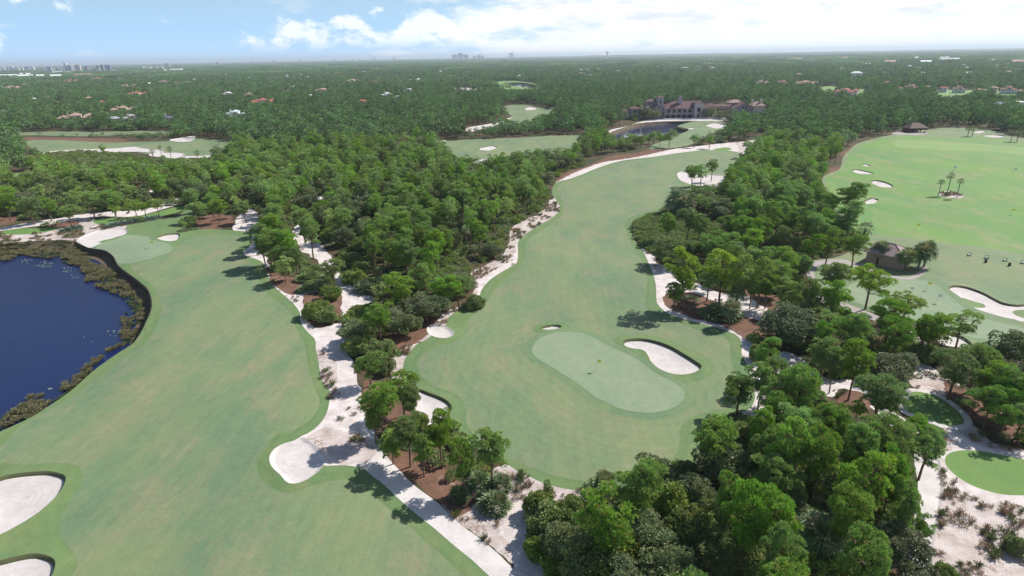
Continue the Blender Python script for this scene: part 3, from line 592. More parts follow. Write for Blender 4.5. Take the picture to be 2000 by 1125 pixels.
def clusters_dome(rg, n, Rr, zc, hz, lo=-0.6, rmin=.3, flat=1.0):
    """centres filling a rounded dome"""
    out = []
    while len(out) < n:
        p = rg.uniform(-1, 1, 3)
        q = np.linalg.norm(p)
        if q > 1 or q < rmin or p[2] < lo: continue
        out.append((p[0] * Rr, p[1] * Rr, zc + p[2] * hz * flat))
    return np.array(out)
def pine(seed, nc, nt, nb, H=10.0, ln=.42, wd=.10, Rr=2.55, sparse=False):
    rg = np.random.RandomState(seed)
    C = clusters_dome(rg, nc, Rr, H * .68, H * .30, -1.0, .45 if not sparse else .62)
    low = C[:, 2] < H * .56; C[low, :2] *= rg.uniform(.5, 1.15, (low.sum(), 1))
    # the crown leans and bulges, never a ball
    th = np.arctan2(C[:, 1], C[:, 0]); C[:, :2] *= (1 + .26 * np.sin(2 * th + rg.rand() * 6) + .14 * np.sin(3 * th + rg.rand() * 6))[:, None]
    C[:, 2] += .07 * H * np.sin(th + rg.rand() * 6)
    rad = rg.uniform(.48, .92, nc) * (1.0 if nc > 20 else 1.45)
    pos, ax = [], []
    for c, r in zip(C, rad):
        d = nrm(rg.normal(size=(nt, 3))); d[:, 2] = np.where(d[:, 2] < -.35, -d[:, 2], d[:, 2])
        out = nrm(np.array([c[0], c[1], 0.6]))
        pos.append(c + d * r * (1, 1, .62) * rg.uniform(.75, 1, (nt, 1))); ax.append(nrm(d * .75 + np.array([0, 0, .55]) + out * .25))
    pos, ax = np.concatenate(pos), np.concatenate(ax)
    crown = tufts(pos, ax, nb, ln, wd, .62, rg)
    bx, by = rg.uniform(-.5, .5, 2)
    tp = [(0, 0, -.6), (bx * .2, by * .2, H * .25), (bx * .7, by * .7, H * .5), (bx, by, H * .72), (bx * .9, by, H * .90)]
    P = [tube(tp, [.21, .18, .14, .10, .04], 7 if nc > 20 else 4)]
    if nc > 12:
        for c in C[:: (1 if nc > 20 else 2)]:
            z0 = max(H * .38, c[2] - rg.uniform(.5, 1.8)); z0 = min(z0, H * .86); k = z0 / H
            s = np.array([bx * min(1, k * 1.4), by * min(1, k * 1.4), z0])
            mid = s * .45 + c * .55 + np.array([0, 0, -.18])
            P.append(tube([s, mid, c], [.062, .042, .02], 3))
        for q in range(5 if nc > 20 else 0):      # bare snags under the crown
            z0 = rg.uniform(.30, .55) * H; a = rg.rand() * 6.28; l = rg.uniform(.5, 1.5)
            s = np.array([bx * .5, by * .5, z0]); P.append(tube([s, s + np.array([math.cos(a) * l, math.sin(a) * l, .2])], [.035, .012], 3))
    return crown, join(P)
def oak(seed, nc, nt, nb, H=7.0, Rr=3.0, bush=False, ln=.24, wd=.17):
    rg = np.random.RandomState(seed)
    zc, hz = (H * .45, H * .5) if bush else (H * .6, H * .40)
    C = clusters_dome(rg, nc, Rr * .86, zc, hz * .86, -.75, .5)
    th = np.arctan2(C[:, 1], C[:, 0]); C[:, :2] *= (1 + .16 * np.sin(2 * th + rg.rand() * 6) + .12 * np.sin(5 * th + rg.rand() * 6))[:, None]
    C[:, 2] *= (1 + .10 * np.sin(3 * th + rg.rand() * 6))
    rad = rg.uniform(.55, 1.05, nc) * Rr / 3.0 * (1.0 if nc > 25 else 1.5)
    pos, ax = [], []
    for c, r in zip(C, rad):
        d = nrm(rg.normal(size=(nt, 3))); out = nrm(c - np.array([0, 0, zc * .6]))
        d = nrm(d + out * .5)
        pos.append(c + d * r * (1, 1, .8) * rg.uniform(.7, 1.05, (nt, 1))); ax.append(nrm(d + np.array([0, 0, .35])))
    crown = tufts(np.concatenate(pos), np.concatenate(ax), nb, ln, wd, 1.0, rg)
    P = [tube([(0, 0, -.5), (.1, 0, H * .2), (.15, .1, H * .45)], [.26, .2, .13] if not bush else [.1, .08, .05], 6 if nc > 25 else 4)]
    for c in C[::3]:
        P.append(tube([(.05, 0, H * .12 if bush else H * .22), c * .6 + np.array([0, 0, H * .1]), c], [.09, .05, .02] if not bush else [.04, .03, .015], 3))
    return crown, join(P)
def fan(base, d, r, rg, seg=7, wd=.16, droop=.25):
    """one fan leaf: petiole plus a spread of narrow folded segments"""
    d = d / np.linalg.norm(d); up = np.array([0, 0, 1.0]); s = np.cross(d, up); s /= (np.linalg.norm(s) + 1e-6); n = np.cross(s, d)
    hub = base + d * r * .55
    V = [hub]; F = []
    for a in np.linspace(-1.25, 1.25, seg):
        a += rg.uniform(-.06, .06); q = d * math.cos(a) + s * math.sin(a) + n * .12 * math.cos(a * 3)
        w = np.cross(q, n); w /= np.linalg.norm(w) + 1e-6
        mid = hub + q * r * .45; tip = hub + q * r * .85 - up * r * droop * rg.uniform(.5, 1.3)
        b = len(V); V += [mid + w * wd * .5, mid - w * wd * .5, tip]; F += [(0, b, b + 1), (b, b + 2, b + 1)]
    b = len(V); V += [base + s * .03, base - s * .03]; F.append((0, b, b + 1))
    return np.array(V), np.array(F)
def palm(seed, H=6.0, nf=34, r=1.25, seg=7, trunk=True, spread=1.0, lean=0.0):
    rg = np.random.RandomState(seed); P = []; top = np.array([lean, lean * .4, H])
    for i in range(nf):
        z = 1 - 1.55 * (i + .5) / nf if trunk else 1 - 1.0 * (i + .5) / nf; a = i * 2.399 + rg.uniform(-.3, .3); q = math.sqrt(max(0, 1 - z * z))
        d = np.array([math.cos(a) * q, math.sin(a) * q, z + .08])
        b = top + rg.normal(size=3) * .06 if trunk else np.array([math.cos(a) * .5, math.sin(a) * .5, .1]) * rg.rand() * spread
        P.append(fan(b, d, r * rg.uniform(.85, 1.15), rg, seg, .15 * r, .22 if z > -.1 else .5))
    crown = join(P)
    if not trunk: return crown, None
    tr = tube([(0, 0, -.5), (lean * .2, 0, H * .4), (lean * .6, lean * .2, H * .75), tuple(top)], [.17, .15, .15, .17], 7)
    return crown, tr
def shrubby(seed, n, H, W):
    rg = np.random.RandomState(seed)
    return None
PROTO = {}
def addproto(kind, lod, fn, mat, bark, var, **kw):
    L = PROTO.setdefault((kind, lod), [])
    for i in range(var):
        crown, tr = fn(seed=i * 7 + hash_kind[kind] + lod * 31, **kw)
        cm = rawmesh(kind + '_crown', crown, [mat]); tm = rawmesh(kind + '_trunk', tr, [bark]) if tr is not None else None
        jm = rawmesh(kind, join([crown, tr]) if tr is not None else crown, [mat, bark], [len(crown[1]), len(tr[1])] if tr is not None else None) if lod else None
        L.append((cm, tm, jm))
hash_kind = dict(pine=1, pineY=2, oak=3, bush=4, palm=5, palmetto=6, agave=7)
addproto('pine', 0, pine, L_pine, m_bark, 6, nc=52, nt=34, nb=10, ln=.36, wd=.085)
addproto('pineY', 0, pine, L_pineY, m_bark, 3, nc=38, nt=30, nb=9, sparse=True)
addproto('oak', 0, oak, L_oak, m_bark, 4, nc=60, nt=46, nb=5)
addproto('bush', 0, oak, L_bush, m_bark, 4, nc=46, nt=40, nb=5, H=3.0, Rr=2.2, bush=True)
addproto('palm', 0, palm, L_palm, m_pbark, 3, nf=38, seg=9)
addproto('palmetto', 0, palm, L_palm, m_pbark, 3, nf=46, seg=8, trunk=False, r=1.3)
addproto('agave', 0, palm, L_agave, m_pbark, 2, nf=40, seg=7, trunk=False, r=1.1)
addproto('pine', 1, pine, L_pine, m_bark, 5, nc=20, nt=18, nb=6, ln=.62, wd=.22)
addproto('pineY', 1, pine, L_pineY, m_bark, 2, nc=20, nt=18, nb=6, ln=.62, wd=.22)
addproto('oak', 1, oak, L_oak, m_bark, 4, nc=22, nt=20, nb=5, ln=.45, wd=.36)
addproto('bush', 1, oak, L_bush, m_bark, 3, nc=16, nt=18, nb=4, H=3.0, Rr=2.2, bush=True, ln=.34, wd=.3)
addproto('palm', 1, palm, L_palm, m_pbark, 2, nf=22, seg=5)
addproto('palmetto', 1, palm, L_palm, m_pbark, 2, nf=24, seg=5, trunk=False, r=1.3)
addproto('pine', 2, pine, L_far, m_bark, 4, nc=9, nt=8, nb=4, ln=.95, wd=.62)
addproto('oak', 2, oak, L_far, m_bark, 4, nc=10, nt=8, nb=4, ln=.8, wd=.8)
PDIM = dict(pine=(10, 3.2, .70), pineY=(10, 3.2, .72), oak=(7, 3.0, .60), bush=(3.0, 2.2, .50), palm=(6, 1.5, .97), palmetto=(1.5, 1.7, .45), agave=(1.3, 1.5, .4))

# ------------------------------------------------------------------ where each near tree stands (crown centre in the photograph, crown width, kind, height)
TR = """553 515 42 pineY 7.5|649 522 48 pineY 7.5|529 464 60 pine 11.5|511 472 46 pine 10|530 436 50 pine 11|506 452 40 pine 10|560 470 50 pine 11|604 448 50 pine 13|590 425 50 pine 12|545 495 36 pine 8|575 500 40 pine 9
625 598 34 bush 3|608 606 44 bush 3.5|640 614 40 bushY 3.5|648 572 40 bush 3|595 562 34 palmetto 1.6|620 555 40 palmetto 1.8|600 540 44 palmetto 1.8|632 560 34 bush 2.5|640 540 34 palmetto 1.6
738 618 82 pine 9|700 642 70 oak 4.5|790 632 60 oak 5|831 598 76 oakD 6|895 562 90 pine 8|925 590 40 bush 3|868 560 60 pine 9|760 558 80 bush 3.2|720 562 60 palmetto 2|800 560 60 bush 3|690 540 50 bush 3
697 674 52 bush 3.5|724 668 30 palmetto 2|744 684 56 bush 4|720 708 62 pine 6.5|754 712 36 bush 3|784 752 66 pine 8|742 782 78 pine 10|802 776 50 pine 8|728 812 44 pine 7|795 842 66 pine 8.5|858 838 64 pine 9|958 872 76 pine 9.5|900 888 64 pine 9|764 866 58 pine 8|824 872 50 pine 7|815 820 40 bush 2.5
897 960 40 palmetto 1.8|967 977 62 palmetto 2.4|977 938 50 palmetto 2.2|935 934 46 palmetto 2|880 925 22 bush 1.6|945 966 34 palmetto 1.6
1072 954 32 bushY 2|1052 986 62 bushY 3|1078 1018 90 bush 4|1047 1074 52 bushY 2.5|1180 948 56 palm 3.5|1250 951 98 pine 10|1182 1015 118 pine 11|1282 922 76 oak 5|1338 925 60 bushY 3|1352 962 84 oak 5|1312 988 96 bush 5|1342 1036 104 bush 5.5|1275 1058 112 oak 6|1238 1088 100 bush 5|1148 1090 120 oak 6|1300 1115 116 oak 6|1095 1060 90 oakD 5|1180 1120 110 bush 5|1085 1112 60 bush 3|1115 1000 60 bush 4|1230 1010 80 bush 4.5|1400 1080 90 oak 5.5|1225 1150 110 oak 6|1370 1000 70 bush 4
1412 906 92 oak 6|1428 972 74 pine 11|1466 1008 112 pine 13|1400 852 92 pine 10|1445 757 76 pine 7.5|1488 738 52 pine 9|1500 690 60 pine 9.5|1516 725 58 pine 9|1480 690 36 bush 3|1567 752 92 pine 11|1522 800 64 pine 9|1490 830 60 pine 9|1455 850 60 bush 4|1562 838 98 pine 11|1625 832 84 pine 11|1725 768 106 pine 10|1672 706 66 pine 10.5|1612 690 62 pine 9|1630 712 44 pine 8|1670 642 88 pine 9|1548 636 112 oak 7|1606 652 44 pine 8|1750 716 84 oak 5|1717 722 44 oak 4|1740 612 94 pine 10|1752 650 80 pine 9|1822 640 62 pine 9|1806 644 40 pine 9|1880 630 60 pineY 8|1867 718 82 pine 9|1910 702 76 pine 9|1940 740 92 pine 8|1978 676 80 oak 7|1985 752 92 pine 8.5|1935 782 84 pine 7|1998 810 80 pine 6|1740 850 104 pine 11|1790 842 60 pine 9|1812 868 80 pine 8|1682 872 92 pine 11|1640 808 44 pine 6|1676 800 34 pine 5|1820 694 50 bush 3|1838 660 30 bush 2.4|1700 680 40 bush 3|1792 690 40 bush 3
1690 942 108 pine 13|1746 930 80 pine 12|1660 1000 96 pine 12|1772 990 60 pine 10|1802 1026 52 pine 9|1690 1096 104 pine 12|1605 1052 92 palmBig 4|1582 942 54 palmetto 2.6|1770 1082 110 oak 6|1516 1018 104 pine 13|1524 1092 96 pine 13|1550 872 104 pine 12|1602 884 84 pine 12|1726 868 112 pine 11|1528 932 70 bush 4|1545 965 60 bush 4|1640 940 60 palmetto 2.4|1600 990 50 palmetto 2.2|1470 905 60 bush 4|1500 870 60 pine 9|1580 1120 70 bush 4|1640 1120 80 bush 4|1840 1130 70 bush 3|1560 1000 50 bush 3|1480 950 60 bush 4|1990 1062 44 bush 2|1885 790 26 bush 1.5|1975 765 70 pine 8|1965 812 60 pine 6|1505 770 50 pine 8|1745 1030 60 bush 4|1720 1000 60 bush 4|1450 1080 90 bush 5|1440 930 60 bush 4
1336 522 78 pineY 14|1318 570 48 pine 7|1412 522 76 pineY 13|1447 530 62 pineY 12.5|1487 537 60 pineY 11.5|1385 540 50 pine 9|1410 608 76 palmetto 3.2|1428 606 40 palm 4|1351 582 28 palmetto 1.4|1330 585 20 palmetto 1.4|1305 486 70 oakD 8|1525 530 60 pine 9|1540 575 60 pineY 8|1500 560 44 pine 8|1470 560 40 pine 8|1440 575 36 palm 4
1305 433 42 pine 9.5|1346 424 42 pine 11|1367 437 42 pine 9|1390 476 62 pine 10|1424 476 56 pine 10|1320 462 34 palm 4|1325 392 50 palm 5|1372 388 56 oakD 7|1412 404 60 oak 7|1450 430 60 pine 10|1465 470 60 pine 10|1340 400 40 palm 5|1430 440 50 pine 9|1500 500 60 pine 9|1350 480 50 oakD 4|1395 520 44 pine 9
1354 334 40 pine 10|1371 335 30 pine 9|1392 323 26 pine 10|1462 286 32 pine 9|1252 272 26 pine 8|1277 264 22 pine 8|1290 268 22 pine 8|1308 266 30 pine 10|1357 270 30 pine 8|1387 271 30 pine 8
1665 383 56 pine 13|1662 418 56 pine 12|1690 448 34 palm 4|1672 478 48 pine 9|1572 515 36 pine 7|1633 535 78 pine 9.5|1702 545 80 pineY 10|1772 587 56 pineY 7|1540 565 62 pineY 8|1722 486 38 palm 4|1773 501 38 palm 3.8|1800 494 42 palm 4.4|1812 488 38 palm 4.8|1620 470 50 pine 10|1590 480 50 pine 10
1839 356 14 palm 5.5|1858 345 16 palm 7.5|1876 355 15 palm 6.5|1893 253 12 palm 4.8|1902 252 13 palm 5|1978 262 12 palm 4.8|1990 261 14 palm 5.2
222 408 50 pine 6|262 400 36 pine 7|280 402 40 pine 7|306 398 36 pineY 7|132 411 46 pine 8|57 402 50 pine 10|10 394 46 pine 10|92 399 46 pine 9|385 404 50 pine 8|424 402 56 pine 9|412 391 40 pine 9|367 430 32 bush 3|475 406 36 pine 8|462 394 22 pineY 8|218 388 50 pine 10|176 390 50 pine 10|372 382 50 pine 10|98 437 26 bush 1.8|344 392 30 bush 2.5|140 389 50 pine 9
140 446 24 agave 1.4|128 449 24 agave 1.4|152 443 20 agave 1.4|214 443 22 agave 1.3|224 440 22 agave 1.3|236 438 22 agave 1.3|248 436 22 agave 1.3|260 433 22 agave 1.3|272 431 22 agave 1.3|284 429 22 agave 1.3|296 427 22 agave 1.3|306 424 18 agave 1.3
312 287 9 palm 6|331 292 13 palm 5|384 299 13 palm 4|297 296 13 palm 4|318 309 16 palm 3.5|298 312 14 palm 3|160 317 16 palm 4|137 321 16 palm 3|116 320 16 palm 3|198 316 20 palm 4|205 318 18 palm 3|200 290 12 pine 8|422 296 22 palm 6|1235 217 8 pineY 8|1238 228 14 bush 5|1256 219 26 oak 10|1288 219 20 oak 9|1273 220 26 oak 10|1376 219 28 oak 9|1390 219 22 oak 9|1406 224 18 oak 6|1206 222 28 oak 11|1190 228 30 oak 11|1222 214 20 oak 11|1176 240 30 pine 11|1425 222 22 oak 8|1430 232 22 oak 7|1240 232 10 bush 3"""
KMAP = dict(bushY='bush', oakD='oak', palmBig='palm')
KEEP = [offset(r['poly'], -.2) for r in REG if (r['name'] in ('fairway', 'putting_green', 'tee', 'sand_bunker', 'cart_path', 'concrete_path', 'rough') and r['mat'] is not m_lawn)]
TREES = []   # x, y, base z, kind, height, crown radius, manual flag, tone
for tok in TR.replace('\n', '|').split('|'):
    cx, cy, wpx, k, hh = tok.split(); cx, cy, wpx, hh = map(float, (cx, cy, wpx, hh)); kk = KMAP.get(k, k)
    frac = PDIM[kk][2]; x, y = G(cx, cy, hh * frac); r = wpx / 2 / ppm(x, y, hh * frac)
    while kk in ('pine', 'oak', 'pineY') and hh > 4.5 and cy > 400 and any(inside(np.array([[x, y]]), Q)[0] for Q in KEEP):
        hh -= .6; x, y = G(cx, cy, hh * frac); r = wpx / 2 / ppm(x, y, hh * frac)
    if kk in ('pine', 'pineY'): r = min(r, .36 * hh + .4)
    if kk == 'palmetto' or kk == 'agave': hh = max(hh, r * .75)
    if kk == 'palm': r = max(r, 1.1)
    TREES.append([x, y, ztop(x, y) if math.hypot(x, y) < 500 else 0, kk, hh, r, 1, k])
# houses need open ground round them
HOUSES = """143 225 55 tan|223 227 24 grey|256 225 28 lilac|328 226 24 slate|235 210 40 tan|455 218 38 mint|263 181 32 red|200 196 16 red|92 187 14 red|115 196 10 red|65 191 16 mint|173 188 12 pink|137 158 24 red|190 154 24 red|218 153 10 red|292 152 10 red|245 168 14 tan|262 168 12 pink|292 163 10 white|318 160 18 tan|345 162 12 red|5 213 14 grey|444 181 24 white|485 183 24 tan|510 195 45 red|565 176 18 tan|628 174 30 pink|607 183 8 white|659 143 14 red|687 158 22 tan|732 158 20 red|783 157 8 white|800 156 8 tan|818 155 10 white|708 194 20 red|757 182 26 white|776 186 14 mint|797 174 20 grey|573 167 10 white|896 132 18 red|931 131 40 red|1145 136 16 tan|1167 135 10 tan|1225 150 12 red|1245 152 8 red|1285 131 8 red|1311 132 10 pink|1336 133 14 white|1367 134 8 tan|1390 134 10 tan|1488 159 26 tan|1532 158 16 tan|1561 145 10 pink|1547 152 8 pink|1524 159 20 red|1574 160 42 pink|1648 175 36 red|1733 158 14 red|1755 168 10 red|1779 167 26 red|1812 166 12 tan|1843 168 14 red|1875 169 20 red|1914 172 20 pink|1940 168 16 tan|1971 170 26 red|1997 174 16 pink|1868 158 8 red|1901 159 6 pink|24 171 26 tan|425 148 8 tan|440 147 8 pink|410 163 8 tan|1052 136 6 tan|1490 148 8 white|1440 150 7 white|1015 148 6 white|860 140 8 white|560 148 8 white|600 150 8 tan|380 155 8 white|940 170 6 white"""
HS = []
for tok in HOUSES.split('|'):
    px, py, wd, colr = tok.split(); px, py, wd = float(px), float(py), float(wd)
    x, y = G(px, py, 8.0); HS.append((x, y, wd / ppm(x, y, 8.0), colr, px, py))
CLUBP = wpoly([(1205,238),(1212,226),(1262,212),(1290,204),(1495,203),(1492,213),(1432,220),(1425,236),(1310,238),(1250,242)])

# random woodland: jittered grid, kept off every cleared region
def rndgrid(s, test, seed):
    rs = np.random.RandomState(seed)
    gx, gy = np.meshgrid(np.arange(-2600., 2600, s), np.arange(0., 2700, s)); P = np.stack([gx.ravel(), gy.ravel()], 1)
    P = P[test(P)]; P += (rs.rand(*P.shape) - .5) * s * .95
    return P
wedge2 = lambda P, m=25: (np.abs(P[:, 0]) < 0.93 * P[:, 1] + m) & (P[:, 1] > 25)
radf = lambda P: np.hypot(P[:, 0], P[:, 1])
cand = [rndgrid(5.8, lambda P: wedge2(P) & (radf(P) < 420), 1), rndgrid(7.0, lambda P: wedge2(P) & (radf(P) >= 420) & (radf(P) < 1100), 2),
        rndgrid(9.5, lambda P: wedge2(P) & (radf(P) >= 1100) & (radf(P) < 2600), 3)]
NOGO = [r['poly'] for r in REG]
def free(P, margin=2.2):
    ok = np.ones(len(P), bool)
    for Q in NOGO + [CLUBP]:
        lo, hi = Q.min(0) - 4, Q.max(0) + 4
        s = np.where((P[:, 0] > lo[0]) & (P[:, 0] < hi[0]) & (P[:, 1] > lo[1]) & (P[:, 1] < hi[1]) & ok)[0]
        if not len(s): continue
        ins = inside(P[s], Q)
        near = dist_poly(P[s], Q, True, 1e3) < margin if margin else False
        ok[s[ins | near]] = False
    return ok
man = np.array([(a[0], a[1], a[5]) for a in TREES])
rs = np.random.RandomState(77)
far_pts = []
hc = np.array([(h[0], h[1], h[2]) for h in HS] + [(*G(1456, 228), 34.0)])
SEEN = [r['poly'] for r in REG if r['name'] not in ('scrub_ground', 'rough', 'grey_path', 'marsh_ground')] + [wpoly([(90,299),(240,298),(300,308),(430,318),(400,322),(260,320),(120,318)])] + [F1['poly'], F2['poly'], wpoly([(1262,236),(1262,222),(1292,216),(1395,212),(1422,222),(1428,236),(1340,240)])]
def clear_view(P, h):
    """where would a tree of height h hide open ground that the photograph shows"""
    Q = P * (HCAM / (HCAM - h))[:, None]; hit = np.zeros(len(P), bool)
    for q in SEEN: hit |= inside(Q, q)
    return hit
def house_scale(P):
    """trees give way to a house and stay low in its open view"""
    k = np.ones(len(P))
    for hx, hy, hw in hc:
        d = np.hypot(hx, hy); ux, uy = hx / d, hy / d
        al = P[:, 0] * ux + P[:, 1] * uy - d; la = np.abs(-P[:, 0] * uy + P[:, 1] * ux)
        k[(np.abs(al) < 9 + hw * .25) & (la < hw * .6 + 3)] = 0
        k[(al < 0) & (al > -90 - d * .06) & (la < hw * .5) & (k > 0)] = .42
    return k
def vnoise(P, s, seed):
    r = np.random.RandomState(seed).rand(6) * 6.28
    return (np.sin(P[:, 0] / s + r[0]) * np.sin(P[:, 1] / s * 1.1 + r[1]) + .6 * np.sin(P[:, 0] / s * 2.3 + P[:, 1] / s * 1.7 + r[2]) + .5 * np.sin(P[:, 1] / s * 3.1 - P[:, 0] / s * 2.2 + r[3])) / 2.1
for ci, P in enumerate(cand):
    P = P[free(P, 2.4 if ci == 0 else 3.0)]
    hk = house_scale(P); P, hk = P[hk > 0], hk[hk > 0]
    if ci == 0:
        keep = np.ones(len(P), bool)
        for mx, my, mr in man: keep &= np.hypot(P[:, 0] - mx, P[:, 1] - my) > max(2.2, mr * .95)
        # clearings: keep off the near beds and thin the crowd by a coarse noise
        P, hk = P[keep], hk[keep]
    n1, n2 = vnoise(P, 40, 3), vnoise(P, 17, 8)
    if ci < 2:
        one = np.ones(len(P)); s12 = clear_view(P, one * 12.5) | clear_view(P, one * 9); s6 = clear_view(P, one * 6.0); s3 = clear_view(P, one * 3.2)
        hk = np.where(s3, .26, np.where(s6, .36 if ci else .58, np.where(s12, .6 if ci else .82, 1.0))) * np.where(hk < 1, .6, 1.0)
        gap = (vnoise(P, 13, 55) > .62) & (ci == 0); P, n1, n2, hk = P[~gap], n1[~gap], n2[~gap], hk[~gap]
    for (x, y), a, b, hs in zip(P, n1, n2, hk):
        u = rs.rand(); d = math.hypot(x, y)
        if ci == 0 and d < 105 and u < .35: continue
        near_oak = (b > .35) or (a > .55)
        if ci == 0:
            v = rs.rand()
            edge = d < 190 and not free(np.array([[x, y]]), 6.0)[0]
            if near_oak: kind = 'oak' if v < .55 else 'pine' if v < .8 else 'palm' if v < .9 else 'bush'
            else: kind = 'pine' if v < .66 else 'oak' if v < .78 else 'palm' if v < .86 else 'bush' if v < .985 else 'pineY'
            if hs < .5 and kind in ('pine', 'oak', 'palm', 'pineY'): kind = 'bush' if rs.rand() < .75 else 'palmetto'; hs = 1.0 if hs > .3 else .7
            elif hs < .5: hs = 1.0
            if edge: kind = 'bush' if v < .6 else 'palmetto' if v < .8 else 'oak'
            hgt = dict(pine=rs.uniform(8.5, 13), pineY=rs.uniform(8, 11), oak=rs.uniform(3.5, 5) if edge else rs.uniform(5, 8.5), palm=rs.uniform(4.5, 8), palmetto=rs.uniform(1.4, 2), bush=rs.uniform(2.2, 3.4))[kind]
            rad = dict(pine=rs.uniform(2.5, 3.8), pineY=rs.uniform(2, 3), oak=rs.uniform(2.8, 4.2), palm=rs.uniform(1.5, 2), palmetto=rs.uniform(1.3, 1.9), bush=rs.uniform(1.6, 2.6))[kind]
            TREES.append([x, y, 0, kind, hgt * hs, rad, 0, kind])
        else:
            oak_ = rs.rand() < (.6 if near_oak else .22)
            hgt = (rs.uniform(6, 10) if oak_ else rs.uniform(9, 14)) * hs; rad = rs.uniform(3.0, 5.2) if oak_ else rs.uniform(2.3, 3.9)
            if hs < .5: rad *= .6
            rad *= 1 + .25 * b
            if ci == 2: rad *= 1.35
            if ci == 2 and a > .8: continue
            far_pts.append((x, y, 0, 1 if oak_ else 0, hgt, rad))
TP = np.array([(a[0], a[1]) for a in TREES]); zz = heights(TP[:])
for a, z in zip(TREES, zz): a[2] = z - .05

# ------------------------------------------------------------------ scatter of instances: one object of kind stuff
def scatter(name, meshes, P, rz, sc, idx, label=None):
    me = bpy.data.meshes.new(name); me.vertices.add(len(P)); me.vertices.foreach_set('co', np.asarray(P, np.float32).ravel())
    for nm, ty, val in (('rz', 'FLOAT_VECTOR', rz), ('sc', 'FLOAT_VECTOR', sc), ('ix', 'INT', idx)):
        at = me.attributes.new(nm, ty, 'POINT')
        if ty == 'INT': at.data.foreach_set('value', np.asarray(val, np.int32))
        else: at.data.foreach_set('vector', np.asarray(val, np.float32).ravel())
    o = bpy.data.objects.new(name, me); COL.objects.link(o); o['kind'] = 'stuff'
    if label: o['label'] = label
    ng = bpy.data.node_groups.new(name + '_scatter', 'GeometryNodeTree')
    ng.interface.new_socket(name='Geometry', in_out='INPUT', socket_type='NodeSocketGeometry'); ng.interface.new_socket(name='Geometry', in_out='OUTPUT', socket_type='NodeSocketGeometry')
    gi = ng.nodes.new('NodeGroupInput'); go = ng.nodes.new('NodeGroupOutput'); jn = ng.nodes.new('GeometryNodeJoinGeometry')
    def attr(nm, ty):
        a = ng.nodes.new('GeometryNodeInputNamedAttribute'); a.data_type = ty; a.inputs[0].default_value = nm; return a.outputs[0]
    rzA, scA, ixA = attr('rz', 'FLOAT_VECTOR'), attr('sc', 'FLOAT_VECTOR'), attr('ix', 'INT')
    for k, mm in enumerate(meshes):
        po = bpy.data.objects.new(mm.name, mm)
        oi = ng.nodes.new('GeometryNodeObjectInfo'); oi.inputs['Object'].default_value = po; oi.inputs['As Instance'].default_value = True
        cmp = ng.nodes.new('FunctionNodeCompare'); cmp.data_type = 'INT'; cmp.operation = 'EQUAL'
        ng.links.new(ixA, cmp.inputs[2]); cmp.inputs[3].default_value = k
        ip = ng.nodes.new('GeometryNodeInstanceOnPoints')
        ng.links.new(gi.outputs[0], ip.inputs['Points']); ng.links.new(oi.outputs['Geometry'], ip.inputs['Instance'])
        ng.links.new(cmp.outputs[0], ip.inputs['Selection']); ng.links.new(rzA, ip.inputs['Rotation']); ng.links.new(scA, ip.inputs['Scale'])
        ng.links.new(ip.outputs[0], jn.inputs[0])
    ng.links.new(jn.outputs[0], go.inputs[0])
    md = o.modifiers.new('scatter', 'NODES'); md.node_group = ng
    return o

# ------------------------------------------------------------------ things: labels by landmark
LM = [(1187,730,'long central green'),(250,490,'lakeside green'),(580,905,'bunker at the left fairway bend'),(845,795,'bunker left of the central green'),
 (860,650,'small bunker left of the central green'),(1300,695,'big bunker on the central green'),(1825,800,'small oval tee'),(1930,925,'large oval tee'),(1815,1000,'concrete path'),
 (1740,505,'tan range building'),(1930,600,'practice green bunker'),(1860,670,'small practice bunker'),(1340,600,'brown straw bed by the right fairway'),(900,1040,'bottom white path'),
 (690,640,'white sand track'),(555,540,'straw bed on the left fairway'),(440,430,'sand gap behind the left fairway'),(260,415,'long left sand path'),(30,440,'far left edge of the sand path'),
 (1370,350,'sand island in the far fairway'),(1300,300,'far end of the central fairway'),(1500,290,'bare sand behind the far fairway'),(1280,450,'round meadow in the fairway notch'),(1690,400,'range bunker nearest the woods'),
 (1080,400,'fairway bend left of centre'),(1000,490,'sandy bank left of the fairway'),(1660,330,'range corner'),(1680,270,'far range corner'),(1790,255,'hipped roof range shelter'),(1900,262,'far range bunkers'),
 (250,290,'far left fairway'),(180,335,'small left tee'),(960,290,'middle distance fairway'),(1260,255,'clubhouse pond'),(1380,220,'clubhouse front'),(630,385,'sand strip in the woods'),(780,450,'middle of the central woods'),
 (900,380,'dark oak woods left of centre'),(300,370,'woods above the left path'),(500,350,'left central woods'),(700,330,'upper central woods'),(1500,400,'woods beside the range'),(1550,480,'woods left of the range building'),
 (1600,640,'path bend in the right woods'),(1650,770,'straw clearing in the right woods'),(1500,730,'sand strip right of the central green'),(1560,870,'right foreground woods'),(1450,1020,'bottom centre thicket'),
 (1200,1050,'thicket at the bottom edge'),(1690,1080,'bottom right woods'),(900,940,'straw bed by the bottom path'),(1065,1030,'bottom sand clearing'),(760,840,'sand by the foreground pines'),(1860,850,'scrub between the two tees'),
 (1970,800,'straw bed at the right edge'),(620,600,'shrub island in the sand'),(760,560,'thicket beside the sand fork'),(860,540,'pine edge above the sand fork'),(640,480,'woods above the shrub island'),(540,440,'corner woods of the left fairway'),
 (1440,540,'bright pines by the right sand'),(1430,610,'palm clump in the right sand'),(1900,720,'woods below the practice ground'),(1760,650,'woods along the grey path'),(1420,470,'woods behind the round meadow'),(1350,390,'palms at the right fairway edge'),
 (1100,300,'trees before the clubhouse pond'),(1180,310,'straw strip by the far fairway'),(1560,330,'upper woods beside the range'),(1200,230,'woods left of the clubhouse'),(1520,240,'woods right of the clubhouse'),(100,380,'left edge woods'),(20,330,'far left woods')]
